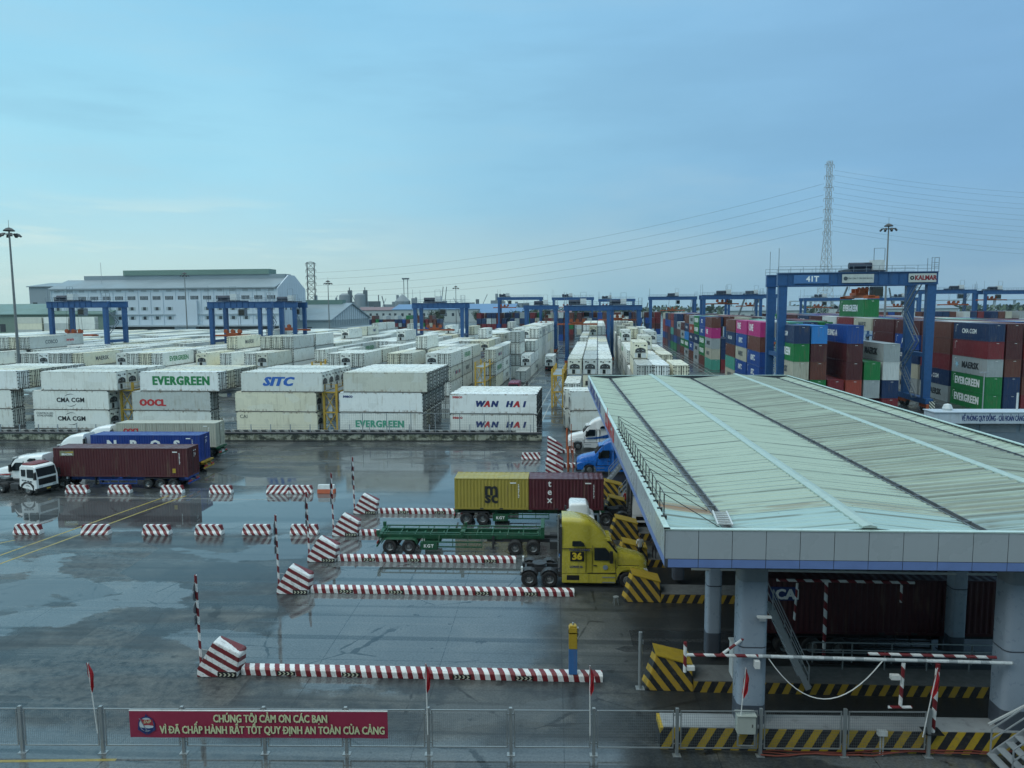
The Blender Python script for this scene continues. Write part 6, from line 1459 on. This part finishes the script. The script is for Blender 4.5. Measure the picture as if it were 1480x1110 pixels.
# ---------------------------------------------------------------- skyline
SKY=M('skyline_grey',(.20,.23,.25),.6,var=.1,scale=.02); SKD=M('skyline_dark',(.09,.11,.12),.6)
def silo(px,d,r,h,label):
    x,y,_=yw(UC(px,d),d); e=empty('silo_tower',(x,y,0),0,label,'silo'); b=MB(); b.lathe([(r,0),(r,h*.86),(r*.95,h*.93),(r*.5,h),(.001,h)],(0,0,0),'Z',20); b.build('silo',SKY,e); b=MB(); b.box(r*.55,r*1.15,-r*.3,r*.3,0,h*1.13); b.box(r*.7,r*.85,-.4,.4,h*1.13,h*1.25); b.build('lift_shaft',SKD,e); b=MB(); b.box(-r*1.3,r*2.,-r,r,0,h*.45); b.build('base_building',SKY,e)
silo(501,1350,11,44,'left of two grey silo towers on the skyline'); silo(523,1350,11,44,'right of two grey silo towers on the skyline')
def pole(px,d,h,lean,label,cat='crane',r=.9):
    x,y,_=yw(UC(px,d),d); b=MB(); b.tube([(0,0,0),(lean,0,h)],r,6); b.box(-4,4,-3,3,0,h*.12); tag(b.build('crane_jib',SKD,None,(x,y,0)),label,cat)
pole(549,1300,40,0,'upright dark crane jib on the skyline'); pole(561,1300,38,-9,'slanted dark crane jib on the skyline'); pole(637,1700,64,8,'left of two close port crane booms on the skyline'); pole(642,1700,64,8,'right of two close port crane booms on the skyline')
pole(1062,700,30,10,'yellowish slanted mobile crane boom left of the pylon'); pole(1202,700,33,12,'slanted crane boom seen through crane 41T'); pole(1292,900,36,-8,'thin slanted boom right of the hanging container'); pole(930,1100,22,6,'small crane jib beyond the far blocks')
x,y,_=yw(UC(587,1500),1500); e=empty('silo_tower',(x,y,0),0,'plant with conical roof and thin twin tower on the skyline','factory'); b=MB(); b.box(-30,30,-12,12,0,18); b.lathe([(16,18),(16,30),(4,42),(.001,43)],(-5,0,0),'Z',16); b.box(14,24,-6,6,18,36); b.build('plant',SKY,e); b=MB(); b.bar((-2,0,40),(-2,0,76),1.2); b.bar((6,0,36),(6,0,76),1.2); b.box(-5,9,-3,3,74,77); b.build('twin_tower',SKD,e)
sk=random.Random(9)
for k in range(46):                                            # distant low port buildings and cranes
    px=430+k*7.2+sk.random()*4; d=1500+sk.random()*500; x,y,_=yw(UC(px,d),d); b=MB(); w_=6+sk.random()*16; h=14+sk.random()*18; b.box(-w_,w_,-8,8,0,h)
    if k%4==0: b.box(-w_*.3,w_*.1,-3,3,h,h+14)
    if k%5==2: b.bar((0,0,h),(12*(1 if k%2 else -1),0,h+26),1.2)
    tag(b.build('distant_building',SKY if k%3 else SKD,None,(x,y,0)),'low grey building in the hazy port skyline left of the far cranes','building','distant port buildings')
BRM=M('bridge_grey',(.35,.40,.43),.6); e=empty('road_bridge',(0,0,0),0,'distant pale road bridge low on the right horizon','bridge'); b=MB(); p=yw(UC(1140,1500),1500); q=yw(UC(1520,1600),1600); b.bar((p[0],p[1],24),(q[0],q[1],24),8,2.2); b.build('deck',BRM,e); b=MB()
for k in range(14): f=k/13; b.box(p[0]+(q[0]-p[0])*f-1.6,p[0]+(q[0]-p[0])*f+1.6,p[1]+(q[1]-p[1])*f-2,p[1]+(q[1]-p[1])*f+2,0,23)
b.build('pier',BRM,e)
LEAF=[M('leaf_dark',(.022,.045,.022),.6,var=.3,scale=.15),M('leaf_mid',(.038,.070,.030),.6,var=.3,scale=.15),M('leaf_light',(.06,.095,.042),.6,var=.3,scale=.15)]
BARK=M('bark',(.06,.05,.04),.8)
def tree_data(seed,h,r):
    q=random.Random(seed); t_=MB(); t_.tube([(0,0,0),(.2,.1,h*.4),(.3,.2,h*.75)],h*.03,8,0,h*.012)
    for k in range(6): a=q.random()*6.3; z=h*(.3+.06*k); t_.tube([(.2,.1,z),(r*.6*math.cos(a),r*.6*math.sin(a),z+h*.22)],h*.012,5,0,h*.005)
    c=MB(); cl=[(Vector((q.gauss(0,.45)*r,q.gauss(0,.45)*r,h*(.42+.5*q.random()))),r*(.25+.3*q.random())) for k in range(22)]
    for ctr,cr in cl:
        mi=q.choice((0,0,1,1,2))
        for k in range(55):
            d=Vector((q.gauss(0,1),q.gauss(0,1),q.gauss(0,.8))).normalized()*cr*(.45+.6*q.random()); p=ctr+d; n=Vector((q.gauss(0,1),q.gauss(0,1),q.gauss(.6,1))).normalized(); a=n.orthogonal().normalized()*r*.10; e_=n.cross(a).normalized()*r*.055
            c.face([p-a,p-e_,p+a,p+e_],mi if q.random()<.75 else q.choice((0,1,2)))
    return t_.data('trunk',BARK),c.data('crown',LEAF)
TD=[tree_data(k,9+k,4.2+.5*k) for k in range(3)]
tq=random.Random(3)
tl=[(620,620,1.1),(634,640,1.5),(600,640,1.0),(588,600,.9),(690,760,1.3)]+[(703+k*7.5+tq.random()*5,520+tq.random()*120,.85+tq.random()*.6) for k in range(30)]
for k,(px,d,s) in enumerate(tl):
    x,y,_=yw(UC(px,d),d); e=empty('tree',(x,y,0),tq.random()*6,'dark leafy tree beyond the far coloured containers' if k>4 else 'dark rounded tree between the gabled shed and the far containers','tree','trees beyond the container yard'); e.scale=(s,s,s)
    t_,c=TD[k%3]; link('trunk',t_,e); link('crown',c,e)
b=MB(); q=random.Random(8)                                      # far wooded shore along the horizon
for k in range(5200):
    px=-200+q.random()*1900; d=1150+q.random()*900; x,y,_=yw(UC(px,d),d); hh=(9+5*mnoise.noise(Vector((px*.03,d*.01,0)))+3*mnoise.noise(Vector((px*.11,0,5))))*(1.5 if px>900 else 1.25)
    z=q.random()*hh; n=Vector((q.gauss(0,1),q.gauss(0,1),q.gauss(.4,1))).normalized(); a=n.orthogonal().normalized()*5.5; e_=n.cross(a).normalized()*3.2; p=Vector((x,y,z)); b.face([p-a,p-e_,p+a,p+e_],q.choice((0,1,1,2)))
tag(b.build('far_woodland',LEAF),kind='stuff')
HAZE=0.00006
# ---------------------------------------------------------------- humid air
hm=bpy.data.materials.new('haze'); hm.use_nodes=True; t=NT(hm.node_tree); t.n.remove(t.n['Principled BSDF'])
pv=t.node('ShaderNodeVolumePrincipled'); pv.inputs['Density'].default_value=HAZE; pv.inputs['Color'].default_value=(.62,.80,.92,1); pv.inputs['Anisotropy'].default_value=.2
t.l.new(pv.outputs[0],t.n['Material Output'].inputs['Volume'])
b=MB(); b.box(-5000,5000,-250,2600,-1.5,120); hz=b.build('haze',hm); tag(hz,kind='stuff')
